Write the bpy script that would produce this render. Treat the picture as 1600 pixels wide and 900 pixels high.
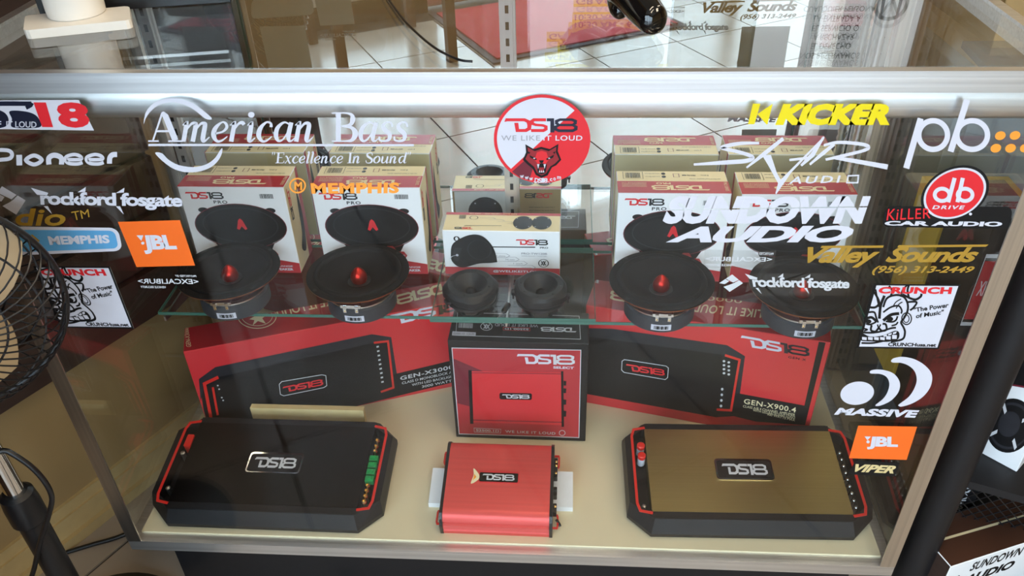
import bpy, math, random
from mathutils import Vector, Matrix
random.seed(7)
for o in list(bpy.data.objects): bpy.data.objects.remove(o)
scene = bpy.context.scene
C = scene.collection

# ------------------------------------------------------------------ camera
CP = Vector((0.0947, -0.8113, 1.2207)); PITCH, ROLL, YAW, FPX = 0.62239, 0.03111, -0.07717, 1285.86
fw = Vector((math.sin(YAW)*math.cos(PITCH), math.cos(YAW)*math.cos(PITCH), -math.sin(PITCH)))
r0 = Vector((math.cos(YAW), -math.sin(YAW), 0)); d0 = fw.cross(r0)
rt = math.cos(ROLL)*r0 + math.sin(ROLL)*d0; dn = -math.sin(ROLL)*r0 + math.cos(ROLL)*d0
cam = bpy.data.cameras.new('camera'); camo = bpy.data.objects.new('camera', cam); C.objects.link(camo)
m = Matrix((rt, -dn, -fw)).transposed().to_4x4(); m.translation = CP
camo.matrix_world = m
cam.sensor_width = 36; cam.lens = FPX*36/1600; cam.clip_start = .02
scene.camera = camo
scene.view_settings.view_transform = 'Standard'; scene.view_settings.look = 'None'
scene.view_settings.gamma = 1; scene.view_settings.use_curve_mapping = False
scene.view_settings.exposure = 0.05
scene.cycles.transparent_max_bounces = 40; scene.cycles.max_bounces = 14
scene.cycles.glossy_bounces = 8; scene.cycles.diffuse_bounces = 4
scene.cycles.use_denoising = True

def ray(px, py): return rt*((px-800)/FPX) + dn*((py-450)/FPX) + fw
def U(px, py, axis, val):
    d = ray(px, py); return CP + d*((val-CP[axis])/d[axis])
def UP(px, py, P0, N):
    d = ray(px, py); return CP + d*((P0-CP).dot(N)/d.dot(N))

# the room stands at an angle to the show case: u runs away from the shop front, v along it
TH = math.radians(61.3); UU = Vector((math.cos(TH), math.sin(TH), 0)); VV = Vector((math.sin(TH), -math.cos(TH), 0))
FZ = -.03
def RP(u, v, z): return UU*u + VV*v + Vector((0, 0, z))
ROOM_U0, ROOM_U1, ROOM_V0, ROOM_V1, CEIL = -2.33, 2.6, -.765, 3.4, 2.6

# ------------------------------------------------------------------ light
w = bpy.data.worlds.new('sky'); scene.world = w; w.use_nodes = True
nt = w.node_tree; bg = nt.nodes['Background']; bg.inputs[0].default_value = (.68, .85, 1, 1); bg.inputs[1].default_value = 7.2
sun = bpy.data.lights.new('sun', 'SUN'); sun.energy = 5; sun.angle = .01; sun.color = (1, .96, .9)
suno = bpy.data.objects.new('sun', sun); C.objects.link(suno); suno.location = UU*8+Vector((0, 0, 12))
suno.rotation_euler = (-UU*math.cos(math.radians(56))+VV*.12-Vector((0, 0, math.sin(math.radians(56))))).to_track_quat('-Z', 'Y').to_euler()
def portal(u, v, z, wv, hz):
    l = bpy.data.lights.new('window_portal', 'AREA'); l.shape = 'RECTANGLE'; l.size = wv; l.size_y = hz
    l.cycles.is_portal = True
    o = bpy.data.objects.new('window_portal', l); C.objects.link(o)
    R = Matrix((VV, Vector((0, 0, 1)), -UU)).transposed()      # local -z points into the room (+u)
    o.matrix_world = Matrix.Translation(RP(u, v, z)) @ R.to_4x4()
portal(ROOM_U0-.06, (ROOM_V0+ROOM_V1)/2, 1.2, ROOM_V1-ROOM_V0, 2.3)
CEILING_LAMPS = [(-.75, 1.6), (.75, 2.3), (-.10, .32), (1.6, 1.1)]
LAMP_W = 13
for (lu, lv) in CEILING_LAMPS:
    l = bpy.data.lights.new('lamp_light', 'AREA'); l.shape = 'RECTANGLE'; l.size = 1.1; l.size_y = .26
    l.energy = LAMP_W; l.color = (1, .85, .64)
    o = bpy.data.objects.new('lamp_light', l); C.objects.link(o)
    o.location = RP(lu, lv, CEIL-.075); o.rotation_euler = (0, 0, TH)

# ------------------------------------------------------------------ materials
def lin(h):
    h = h.lstrip('#'); c = [int(h[i:i+2], 16)/255 for i in (0, 2, 4)]
    return tuple((x/12.92 if x <= .04045 else ((x+.055)/1.055)**2.4) for x in c)
MATS = {}
def mat(name, col, rough=.5, metal=0, noise=0, scale=40, bump=0, coat=0, stretch=None, spec=.5, emit=0):
    if name in MATS: return MATS[name]
    if isinstance(col, str): col = lin(col)
    mt = bpy.data.materials.new(name); mt.use_nodes = True; t = mt.node_tree; b = t.nodes['Principled BSDF']
    b.inputs['Base Color'].default_value = (*col, 1); b.inputs['Roughness'].default_value = rough
    b.inputs['Metallic'].default_value = metal; b.inputs['Coat Weight'].default_value = coat
    b.inputs['Specular IOR Level'].default_value = spec
    if emit:
        b.inputs['Emission Color'].default_value = (*col, 1); b.inputs['Emission Strength'].default_value = emit
    if noise or bump:
        tc = t.nodes.new('ShaderNodeTexCoord'); mp = t.nodes.new('ShaderNodeMapping'); n = t.nodes.new('ShaderNodeTexNoise')
        t.links.new(tc.outputs['Object'], mp.inputs[0]); t.links.new(mp.outputs[0], n.inputs['Vector'])
        if stretch: mp.inputs['Scale'].default_value = stretch
        n.inputs['Scale'].default_value = scale; n.inputs['Detail'].default_value = 5
        if noise:
            r = t.nodes.new('ShaderNodeValToRGB')
            r.color_ramp.elements[0].position = .3; r.color_ramp.elements[1].position = .7
            r.color_ramp.elements[0].color = (*[c*(1-noise) for c in col], 1)
            r.color_ramp.elements[1].color = (*[min(1, c*(1+noise)) for c in col], 1)
            t.links.new(n.outputs['Fac'], r.inputs[0]); t.links.new(r.outputs[0], b.inputs['Base Color'])
        if bump:
            bp = t.nodes.new('ShaderNodeBump'); bp.inputs['Strength'].default_value = bump; bp.inputs['Distance'].default_value = .001
            t.links.new(n.outputs['Fac'], bp.inputs['Height']); t.links.new(bp.outputs[0], b.inputs['Normal'])
    MATS[name] = mt; return mt
def brushed(name, col, rough=.3, scale=(2, 260, 260), nz=.12, bp=.12):
    if name in MATS: return MATS[name]
    mt = mat(name, col, rough, 1, nz, 1, bp, stretch=scale); t = mt.node_tree
    return mt
def glass(name, tint, fres=1.5, gain=1.0):
    if name in MATS: return MATS[name]
    mt = bpy.data.materials.new(name); mt.use_nodes = True; t = mt.node_tree; t.nodes.clear()
    out = t.nodes.new('ShaderNodeOutputMaterial'); mx = t.nodes.new('ShaderNodeMixShader')
    tr = t.nodes.new('ShaderNodeBsdfTransparent'); tr.inputs[0].default_value = (*tint, 1)
    gl = t.nodes.new('ShaderNodeBsdfGlossy'); gl.inputs['Roughness'].default_value = 0; gl.inputs[0].default_value = (1, 1, 1, 1)
    geo = t.nodes.new('ShaderNodeNewGeometry'); dot = t.nodes.new('ShaderNodeVectorMath'); dot.operation = 'DOT_PRODUCT'
    t.links.new(geo.outputs['Incoming'], dot.inputs[0]); t.links.new(geo.outputs['Normal'], dot.inputs[1])
    ab = t.nodes.new('ShaderNodeMath'); ab.operation = 'ABSOLUTE'; t.links.new(dot.outputs['Value'], ab.inputs[0])
    su = t.nodes.new('ShaderNodeMath'); su.operation = 'SUBTRACT'; su.inputs[0].default_value = 1; t.links.new(ab.outputs[0], su.inputs[1])
    po = t.nodes.new('ShaderNodeMath'); po.operation = 'POWER'; po.inputs[1].default_value = 5; t.links.new(su.outputs[0], po.inputs[0])
    f0 = ((fres-1)/(fres+1))**2*gain
    ma = t.nodes.new('ShaderNodeMath'); ma.operation = 'MULTIPLY_ADD'; ma.inputs[1].default_value = 1-f0; ma.inputs[2].default_value = f0
    t.links.new(po.outputs[0], ma.inputs[0]); t.links.new(ma.outputs[0], mx.inputs[0])
    t.links.new(tr.outputs[0], mx.inputs[1]); t.links.new(gl.outputs[0], mx.inputs[2]); t.links.new(mx.outputs[0], out.inputs[0])
    MATS[name] = mt; return mt
G_CLEAR = glass('clear_glass', (.985, .99, .985)); G_EDGE = mat('green_glass_edge', '#3f6f63', .15, coat=.5)
G_WIN = glass('window_glass', (.97, .98, .98)); G_FILM = glass('clear_film', (.86, .87, .87), 1.5, 1.4)
def mirror_mat():
    mt = mat('mirror', (.86, .89, .88), 0.0, 1); return mt
MIRROR = mirror_mat()
ALU = brushed('brushed_aluminium', (.78, .78, .78), .40)
ALU_V = brushed('brushed_aluminium_upright', (.70, .66, .60), .3, (260, 260, 2))
STEEL = mat('zinc_steel', (.62, .62, .6), .3, 1); CHROME = mat('chrome', (.85, .85, .85), .08, 1)
GOLD_M = mat('gold_screw', (.85, .62, .25), .25, 1)
WHITE = mat('white_vinyl', '#cfcfda', .45, noise=.02, scale=15); WHITE_P = mat('white_carton', '#eef0f3', .38, noise=.02, scale=8)
CREAM = mat('cream_carton', '#e8d9b0', .5, noise=.03, scale=10); KRAFT = mat('kraft_carton', '#b59a6c', .7, noise=.06, scale=30)
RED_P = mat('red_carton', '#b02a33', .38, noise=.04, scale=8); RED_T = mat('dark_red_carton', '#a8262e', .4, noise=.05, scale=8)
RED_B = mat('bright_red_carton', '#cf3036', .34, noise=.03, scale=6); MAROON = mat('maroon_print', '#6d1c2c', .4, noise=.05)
BLK = mat('black_print', '#0e0e10', .45, noise=.1, scale=20, spec=.3); BLK_P = mat('black_carton', '#121113', .45, noise=.08, scale=12, spec=.3)
GREY_P = mat('charcoal_print', '#29292e', .45, noise=.05, spec=.3); GREY_L = mat('pale_grey_print', '#9a9aa2', .45, noise=.03)
ORANGE = mat('orange_vinyl', '#f26a1b', .42, noise=.02); ORANGE2 = mat('amber_vinyl', '#f59a35', .42, noise=.02)
YELLOW = mat('yellow_vinyl', '#e3cf00', .42, noise=.02); GOLDV = mat('gold_vinyl', '#a8822a', .45, noise=.05)
BLUEV = mat('blue_vinyl', '#5b9fce', .42, noise=.02); NAVY = mat('navy_vinyl', '#10142c', .42, noise=.03)
REDV = mat('red_vinyl', '#d8222c', .4, noise=.02); SILV = mat('silver_print', '#c9cbd0', .35, noise=.04); BACKV = mat('sticker_backing_paper', '#a9aca2', .6, noise=.02)
PLASTIC = mat('black_plastic', '#121215', .38, noise=.1, scale=30); GLOSSB = mat('glossy_black_plastic', '#050506', .08, coat=.6, noise=.05)
MATTEB = mat('matte_black_metal', '#131215', .5, noise=.12, scale=60, bump=.15, spec=.4); MAGNET = mat('grey_ferrite', '#37383d', .6, noise=.1, scale=60)
CONE = mat('black_paper_cone', '#0f0e11', .75, noise=.15, scale=90, bump=.3, spec=.25); BASKET = mat('maroon_basket', '#4a161b', .3, .4, noise=.05)
COPPER = mat('copper_edge', '#a3684a', .35, .8, noise=.05); BULLET = mat('red_anodised', '#b5241a', .28, .8, noise=.06)
GREEN = mat('green_connector', '#1f8f4a', .4, noise=.05)
DECK = mat('cream_deck', '#e2d6b4', .5, noise=.05, scale=5); FOAM = mat('white_foam', '#e6e8ea', .85, noise=.03, scale=90, bump=.2)
CREAMB = mat('cream_block', '#d6c08a', .7, noise=.05); AMPB = brushed('brushed_black_panel', (.02, .018, .018), .4, (3, 700, 3), .05, .03)
AMP_REFL = brushed('brushed_panel_warm_reflection', (.40, .32, .14), .4, (3, 700, 3), .05, .03); AMPF = mat('black_amp_shell', '#131215', .5, noise=.08, scale=40, spec=.35)  # bronze panel: black metal with the cream room's reflection painted into its colour
REDA = mat('red_anodised_shell', '#dc5450', .36, .35, noise=.05, scale=1.0, stretch=(2, 200, 200)); REDA2 = mat('red_trim', '#d42a22', .35, noise=.04)
WALL = mat('cream_wall_paint', '#9c8258', .8, noise=.04, scale=6, bump=.1); BASEB = mat('cream_baseboard', '#b8a071', .5, noise=.05)
CEILM = mat('ceiling_white', '#d9d6cc', .9, noise=.03, scale=20); TILE = mat('tan_floor_tile', '#a09386', .2, noise=.06, scale=5); GROUT = mat('dark_grout', '#3a3530', .9, noise=.1)
MATR = mat('red_mat_pile', '#a31f2c', .95, noise=.15, scale=120, bump=.5); MATE = mat('dark_mat_edge', '#3a2a30', .8, noise=.1)
BROWN = mat('dark_brown_slat', '#3a2922', .6, noise=.15, scale=12, stretch=(1, 1, 8)); WOODB = mat('brown_wood', '#4b2f22', .45, noise=.2, scale=6)
ASPH = mat('pale_pavement', '#a9a9ab', .9, noise=.25, scale=60, bump=.4); PAPER = mat('white_paper', '#e8e8ea', .7, noise=.02)
HILITE = mat('yellow_highlight', '#d3c21a', .7, noise=.05); BEIGE = mat('beige_blade', '#b79a72', .45, noise=.05)
SCRN = mat('dull_green_paper', '#8f988d', .7, noise=.05); YWALL = mat('yellow_paint', '#d9b53a', .7, noise=.05)
LAMPM = mat('lamp_diffuser', (1, .8, .55), .5, noise=.01, emit=3)

# ------------------------------------------------------------------ mesh helpers
class MB:
    def __init__(s): s.v = []; s.f = []; s.m = []; s.mats = []
    def mi(s, mt):
        if mt not in s.mats: s.mats.append(mt)
        return s.mats.index(mt)
    def add(s, v, f, mt):
        k = len(s.v); s.v += [Vector(p) for p in v]; s.f += [tuple(i+k for i in q) for q in f]; s.m += [s.mi(mt)]*len(f); return s
    def box(s, a, b, mt, X=None):
        (x0, y0, z0), (x1, y1, z1) = a, b
        v = [Vector(p) for p in ((x0,y0,z0),(x1,y0,z0),(x1,y1,z0),(x0,y1,z0),(x0,y0,z1),(x1,y0,z1),(x1,y1,z1),(x0,y1,z1))]
        if X is not None: v = [X @ p for p in v]
        return s.add(v, [(3,2,1,0),(4,5,6,7),(0,1,5,4),(1,2,6,5),(2,3,7,6),(3,0,4,7)], mt)
    def rbox(s, a, b, r, mt, X=None, seg=3):          # a box with rounded upright edges
        (x0, y0, z0), (x1, y1, z1) = a, b; pts = []
        for cx, cy, a0 in ((x1-r, y1-r, 0), (x0+r, y1-r, 90), (x0+r, y0+r, 180), (x1-r, y0+r, 270)):
            for k in range(seg+1):
                t = math.radians(a0+90*k/seg); pts.append((cx+r*math.cos(t), cy+r*math.sin(t)))
        return s.prism(pts, z0, z1, mt, X)
    def prism(s, pts, z0, z1, mt, X=None):
        n = len(pts); v = [Vector((p[0], p[1], z0)) for p in pts] + [Vector((p[0], p[1], z1)) for p in pts]
        if X is not None: v = [X @ p for p in v]
        return s.add(v, [tuple(range(n-1, -1, -1)), tuple(range(n, 2*n))] + [(i, (i+1) % n, n+(i+1) % n, n+i) for i in range(n)], mt)
    def loft(s, rings, mt, cap=(True, True), closed=True):
        n = len(rings[0]); v = [Vector(p) for r in rings for p in r]; f = []
        for k in range(len(rings)-1):
            for i in range(n if closed else n-1):
                j = (i+1) % n; f.append((k*n+i, k*n+j, (k+1)*n+j, (k+1)*n+i))
        if cap[0]: f.append(tuple(range(n-1, -1, -1)))
        if cap[1]: f.append(tuple(range((len(rings)-1)*n, len(rings)*n)))
        return s.add(v, f, mt)
    def lathe(s, prof, mt, n=40, X=None, cap=(True, True)):
        rings = []
        for r, z in prof:
            ring = [Vector((r*math.cos(2*math.pi*i/n), r*math.sin(2*math.pi*i/n), z)) for i in range(n)]
            rings.append([X @ p for p in ring] if X is not None else ring)
        return s.loft(rings, mt, cap)
    def tube(s, path, r, mt, n=8, cap=True):
        path = [Vector(p) for p in path]; rs = r if isinstance(r, (list, tuple)) else [r]*len(path); rings = []
        t0 = (path[1]-path[0]).normalized(); nrm = t0.orthogonal().normalized()
        for i, p in enumerate(path):
            t = (path[min(i+1, len(path)-1)]-path[max(i-1, 0)]).normalized()
            nrm = (nrm-t*nrm.dot(t)).normalized(); b = t.cross(nrm)
            rings.append([p+(nrm*math.cos(2*math.pi*k/n)+b*math.sin(2*math.pi*k/n))*rs[i] for k in range(n)])
        return s.loft(rings, mt, (cap, cap))
    def build(s, name, parent=None, smooth=None, world=True):
        me = bpy.data.meshes.new(name); off = (parent.location+(parent.parent.location if parent.parent else Vector())) if (parent is not None and world) else Vector((0, 0, 0))
        me.from_pydata([tuple(p-off) for p in s.v], [], s.f)
        for mt in s.mats: me.materials.append(mt)
        me.polygons.foreach_set('material_index', s.m); me.validate(); me.update()
        if smooth is not None:
            me.shade_smooth(); me.set_sharp_from_angle(angle=math.radians(smooth))
        o = bpy.data.objects.new(name, me); C.objects.link(o)
        if parent is not None: o.parent = parent
        return o
def tag(o, label, cat, group=None):
    o['label'] = label; o['category'] = cat
    if group: o['group'] = group
    return o
def struct(o): o['kind'] = 'structure'; return o
def thing(name, label, cat, loc=(0, 0, 0), rot=(0, 0, 0), group=None):
    o = bpy.data.objects.new(name, None); C.objects.link(o); o.location = loc; o.rotation_euler = rot; o.empty_display_size = .05
    return tag(o, label, cat, group)
def copy_tree(o, parent=None):
    c = o.copy(); C.objects.link(c); c.parent = parent
    for ch in list(o.children): copy_tree(ch, c)
    return c
def smooth_path(pts, n=8):
    pts = [Vector(p) for p in pts]; out = []
    for i in range(len(pts)-1):
        p0, p1, p2, p3 = pts[max(i-1, 0)], pts[i], pts[i+1], pts[min(i+2, len(pts)-1)]
        for k in range(n):
            t = k/n; out.append(.5*((2*p1)+(p2-p0)*t+(2*p0-5*p1+4*p2-p3)*t*t+(3*p1-p0-3*p2+p3)*t**3))
    out.append(pts[-1]); return out

# ------------------------------------------------------------------ flat print: lettering and shapes on a surface
TXT = {}
def text2d(body, bold=0., shear=0., spacing=1.):
    key = (body, bold, shear, spacing)
    if key in TXT: return TXT[key]
    cu = bpy.data.curves.new('t', 'FONT'); cu.body = body; cu.offset = bold; cu.shear = shear; cu.space_character = spacing
    cu.dimensions = '2D'; cu.fill_mode = 'BOTH'; cu.resolution_u = 3
    ob = bpy.data.objects.new('t', cu); C.objects.link(ob)
    bpy.context.view_layer.update(); dg = bpy.context.evaluated_depsgraph_get()
    me = bpy.data.meshes.new_from_object(ob.evaluated_get(dg))
    v = [(p.co.x, p.co.y) for p in me.vertices]; f = [tuple(p.vertices) for p in me.polygons]
    bpy.data.objects.remove(ob); bpy.data.curves.remove(cu); bpy.data.meshes.remove(me)
    if not v: return ([], [])
    x0, x1 = min(p[0] for p in v), max(p[0] for p in v); y0, y1 = min(p[1] for p in v), max(p[1] for p in v)
    v = [((x-x0)/(x1-x0), (y-y0)/(y1-y0)) for x, y in v]
    TXT[key] = (v, f); return TXT[key]
def stroke2d(pts, wd, closed=False):
    P = [Vector((p[0], p[1])) for p in pts]; W = [p[2] if len(p) > 2 else wd for p in pts]; n = len(P); v = []
    for i in range(n):
        a = P[i-1] if (i > 0 or closed) else P[i]; b = P[(i+1) % n] if (i < n-1 or closed) else P[i]
        d1 = (P[i]-a); d2 = (b-P[i])
        if d1.length < 1e-9: d1 = d2
        if d2.length < 1e-9: d2 = d1
        d1 = d1.normalized(); d2 = d2.normalized(); t = (d1+d2)
        t = t.normalized() if t.length > 1e-6 else d1
        nrm = Vector((-t.y, t.x)); k = max(.45, abs(nrm.dot(Vector((-d1.y, d1.x)))))
        h = W[i]*.5/k; v += [tuple(P[i]+nrm*h), tuple(P[i]-nrm*h)]
    f = []
    for i in range(n if closed else n-1):
        j = (i+1) % n; f.append((2*i, 2*i+1, 2*j+1, 2*j))
    return v, f
def curve2d(pts, n=6, closed=False):
    out = []; N = len(pts); pts = [tuple(p)+((1,) if len(p) < 3 else ()) for p in pts]
    for i in range(N if closed else N-1):
        g = (lambda k: pts[k % N]) if closed else (lambda k: pts[min(max(k, 0), N-1)])
        p0, p1, p2, p3 = g(i-1), g(i), g(i+1), g(i+2)
        for k in range(n):
            t = k/n; out.append(tuple(.5*((2*p1[c])+(p2[c]-p0[c])*t+(2*p0[c]-5*p1[c]+4*p2[c]-p3[c])*t*t+(3*p1[c]-p0[c]-3*p2[c]+p3[c])*t**3) for c in range(3)))
    if not closed: out.append(pts[-1])
    return out
def bil(q):
    bl, br, tr, tl = q
    return lambda a, b: tuple((bl[i]*(1-a)+br[i]*a)*(1-b)+(tl[i]*(1-a)+tr[i]*a)*b for i in (0, 1))
def rect(x0, y0, x1, y1): return [(x0, y0), (x1, y0), (x1, y1), (x0, y1)]       # bl, br, tr, tl
def pxq(tl, tr, br, bl): return [bl, br, tr, tl]
class Art:
    """collects flat shapes by part; mp maps art coordinates and a layer number to a point"""
    def __init__(s, mp): s.mp = mp; s.parts = {}
    def put(s, part, mt, v, f, layer=1, quad=None):
        s.k = getattr(s, 'k', 0)+1; layer = layer+.018*(s.k % 45)
        if quad: g = bil(quad); v = [g(*p) for p in v]
        s.parts.setdefault(part, MB()).add([s.mp(p[0], p[1], layer) for p in v], f, mt)
    def poly(s, part, mt, pts, layer=1, quad=None): s.put(part, mt, pts, [tuple(range(len(pts)))], layer, quad)
    def stroke(s, part, mt, pts, wd, layer=1, closed=False, quad=None): v, f = stroke2d(pts, wd, closed); s.put(part, mt, v, f, layer, quad)
    def curve(s, part, mt, pts, wd, layer=1, closed=False, quad=None, n=6):
        c = curve2d(pts, n, closed)
        if len(pts[0]) < 3: c = [p[:2] for p in c]
        s.stroke(part, mt, c, wd, layer, closed, quad)
    def blob(s, part, mt, pts, layer=1, quad=None, n=6): s.poly(part, mt, [p[:2] for p in curve2d(pts, n, True)], layer, quad)
    def ell(s, part, mt, cx, cy, rx, ry, layer=1, quad=None, n=32, rot=0):
        c, k = math.cos(rot), math.sin(rot)
        s.poly(part, mt, [(cx+rx*math.cos(2*math.pi*i/n)*c-ry*math.sin(2*math.pi*i/n)*k, cy+rx*math.cos(2*math.pi*i/n)*k+ry*math.sin(2*math.pi*i/n)*c) for i in range(n)], layer, quad)
    def ring(s, part, mt, cx, cy, rx, ry, wd, layer=1, quad=None, n=32):
        s.stroke(part, mt, [(cx+rx*math.cos(2*math.pi*i/n), cy+ry*math.sin(2*math.pi*i/n)) for i in range(n)], wd, layer, True, quad)
    def text(s, part, mt, body, quad, layer=1, bold=0., shear=0., spacing=1., mirror=False):
        v, f = text2d(body, bold, shear, spacing)
        if mirror: v = [(1-a, b) for a, b in v]
        s.put(part, mt, v, f, layer, quad)
    def build(s, parent, world=True): return [b.build(n, parent, None, world) for n, b in s.parts.items()]
def face_map(O, Ux, Vx):
    O = Vector(O); Ux = Vector(Ux); Vx = Vector(Vx); N = Ux.cross(Vx).normalized()
    return lambda a, b, l: O+Ux*a+Vx*b+N*(.00022*l)
def plane_map(P0, N):
    P0 = Vector(P0); N = Vector(N).normalized()
    return lambda a, b, l: UP(a, b, P0+N*(.00022*l), N)
YG = .0015
GLASS_MAP = plane_map((0, YG, 0), (0, -1, 0))
def Z(x0, y0, s): return lambda *pts: [(x0+p[0]*s, y0+p[1]*s)+tuple(q*s for q in p[2:]) for p in pts]

DS_D = [[(-.12,.74,0.020),(.02,.87,0.206),(1.0,.87,0.206),(1.2,.74,0.224),(1.24,.5,0.241),(1.2,.26,0.224),(1.0,.13,0.206),(.52,.13,0.206),(.52,.66,0.224)],
        [(2.18,.87,0.206),(1.52,.87,0.206),(1.40,.78,0.189),(1.42,.60,0.189),(1.6,.52,0.172),(2.0,.48,0.172),(2.16,.40,0.189),(2.16,.22,0.189),(2.0,.13,0.206),(1.3,.13,0.206)]]
DS_18 = [[(2.22,.87,0.206),(2.52,.87,0.206),(2.52,.0,0.241)]]
DS_8 = [[(2.95,.88,0.172),(3.6,.88,0.172),(3.8,.78,0.189),(3.8,.62,0.172),(3.65,.52,0.138),(2.9,.52,0.138),(2.76,.62,0.172),(2.76,.78,0.189)],
        [(2.9,.5,0.138),(3.68,.5,0.138),(3.86,.38,0.189),(3.86,.22,0.189),(3.68,.11,0.189),(2.9,.11,0.189),(2.7,.22,0.189),(2.7,.38,0.189)]]
def ds18(art, part, m1, m2, quad, layer=1):
    def nz(v): return [((x+.12)/4.1, y) for x, y in v]
    for st in DS_D: v, f = stroke2d(st, .2); art.put(part, m1, nz(v), f, layer, quad)
    for st in DS_18: v, f = stroke2d(st, .2); art.put(part, m2, nz(v), f, layer, quad)
    for st in DS_8: v, f = stroke2d(st, .2, True); art.put(part, m2, nz(v), f, layer, quad)
def barcode(art, part, quad, layer=1, n=14, m=None):
    x = 0; rnd = random.Random(n)
    while x < .98:
        w_ = rnd.choice((.02, .03, .045)); art.poly(part, m or BLK, rect(x, 0, min(1, x+w_), 1), layer, quad); x += w_+rnd.choice((.02, .03, .04))
#MARK_STRUCTURE
# ================================================================== the room
RX = Matrix((UU, VV, Vector((0, 0, 1)))).transposed().to_4x4()      # local (u, v, z) to world (mirrored handedness is harmless)
def rbx(name, u0, v0, z0, u1, v1, z1, mt): return MB().box((u0, v0, z0), (u1, v1, z1), mt, RX).build(name)
floor = struct(rbx('floor', ROOM_U0-.1, ROOM_V0-.1, FZ-.06, ROOM_U1, ROOM_V1, FZ-.004, GROUT))
TS = .415
tm = MB().box((.003, .003, -.004), (TS-.003, TS-.003, 0), TILE, Matrix((UU, VV, Vector((0, 0, 1)))).transposed().to_4x4())
tile0 = None
for i in range(-4, 9):
    for j in range(-3, 9):
        u0 = -.95+TS*i; v0 = .16+TS*j
        if u0+TS > ROOM_U1 or v0+TS > ROOM_V1 or u0 < -2.2 or v0 < ROOM_V0-TS: continue
        if tile0 is None: t = tm.build('tile', floor); tile0 = t
        else: t = bpy.data.objects.new('tile', tile0.data); C.objects.link(t); t.parent = floor
        t.location = RP(u0, v0, FZ)
struct(rbx('ceiling', ROOM_U0-.1, ROOM_V0-.1, CEIL, ROOM_U1+.1, ROOM_V1+.1, CEIL+.08, CEILM))
struct(rbx('wall_left', ROOM_U0-.1, ROOM_V0-.1, FZ-.06, ROOM_U1+.1, ROOM_V0, CEIL, WALL))
struct(rbx('wall_right', ROOM_U0-.1, ROOM_V1, FZ-.06, ROOM_U1+.1, ROOM_V1+.1, CEIL, WALL))
struct(rbx('wall_back', ROOM_U1, ROOM_V0-.1, FZ-.06, ROOM_U1+.1, ROOM_V1+.1, CEIL, WALL))
b = MB()
b.box((ROOM_U0, ROOM_V0, FZ), (ROOM_U1, ROOM_V0+.012, FZ+.062), BASEB, RX)
b.box((ROOM_U0, ROOM_V0, FZ+.062), (ROOM_U1, ROOM_V0+.007, FZ+.085), BASEB, RX)
b.box((ROOM_U0, ROOM_V0+.012, FZ), (ROOM_U1, ROOM_V0+.022, FZ+.022), BASEB, RX)
struct(b.build('baseboard_left'))
# shop front: low sill, header, mullions, glass panes and a glass door
b = MB(); b.box((ROOM_U0-.08, ROOM_V0, FZ-.06), (ROOM_U0, .6, FZ+.10), BROWN, RX); b.box((ROOM_U0-.08, 1.55, FZ-.06), (ROOM_U0, ROOM_V1, FZ+.10), BROWN, RX)
b.box((ROOM_U0-.08, ROOM_V0, 2.25), (ROOM_U0, ROOM_V1, CEIL), WALL, RX)
wf = struct(b.build('wall_front'))
edges = [ROOM_V0+.02, .6, 1.55, 2.5, ROOM_V1-.02]
for k in range(4):
    a, c = edges[k], edges[k+1]; dr = (k == 1); z0 = FZ+.02 if dr else FZ+.10
    f = MB()
    for (p, q_) in (((ROOM_U0-.06, a, z0), (ROOM_U0-.01, a+.045, 2.25)), ((ROOM_U0-.06, c-.045, z0), (ROOM_U0-.01, c, 2.25)),
                    ((ROOM_U0-.06, a+.045, z0), (ROOM_U0-.01, c-.045, z0+.05)), ((ROOM_U0-.06, a+.045, 2.2), (ROOM_U0-.01, c-.045, 2.25))):
        f.box(p, q_, ALU, RX)
    fr = struct(f.build('door_1' if dr else 'window_%d' % (k+1 if k < 1 else k)))
    g = MB().box((ROOM_U0-.038, a+.045, z0+.05), (ROOM_U0-.032, c-.045, 2.2), G_WIN, RX).build('pane', fr)
    if dr: MB().tube([RP(ROOM_U0+.03, c-.1, .85), RP(ROOM_U0+.03, c-.1, 1.2)], .012, CHROME).build('door_handle', fr)
gr = struct(MB().box((-30, -20, FZ-.10), (ROOM_U0-.08, 25, FZ-.03), ASPH, RX).build('ground')); gr.name = 'pavement'
for lu, lv in CEILING_LAMPS:
    c0 = RP(lu, lv, CEIL)
    names = {0: 'nearest the shop door', 1: 'furthest from the left wall', 2: 'nearest the show case front', 3: 'behind the show case'}
    t = thing('ceiling_lamp', 'long warm ceiling lamp %s' % names[CEILING_LAMPS.index((lu, lv))], 'lamp', c0)
    MB().box((lu-.57, lv-.15, CEIL-.07), (lu+.57, lv+.15, CEIL), ALU, RX).build('housing', t)
    MB().box((lu-.55, lv-.13, CEIL-.073), (lu+.55, lv+.13, CEIL-.07), LAMPM, RX).build('diffuser', t)
# brown slat panel on the left wall
sp = thing('slat_panel', 'dark brown slatted wall panel on the left wall above the baseboard', 'panel', RP(-.4, ROOM_V0, .31))
MB().box((-1.9, ROOM_V0, .31), (.08, ROOM_V0+.006, 2.2), MATTEB, RX).build('backing_board', sp)
for k in range(19):
    MB().box((-1.9, ROOM_V0+.006, .31+.1*k), (.08, ROOM_V0+.02, .31+.1*k+.088), BROWN, RX).build('slat', sp)
# red door mat
dm = thing('door_mat', 'red pile door mat with dark edge inside the shop door', 'mat', RP(-1.9, 1.05, FZ))
MB().box((-2.28, .585, FZ), (-1.51, 1.56, FZ+.008), MATE, RX).build('edge', dm)
MB().box((-2.25, .615, FZ+.008), (-1.54, 1.53, FZ+.014), MATR, RX).build('pile', dm)
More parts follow.
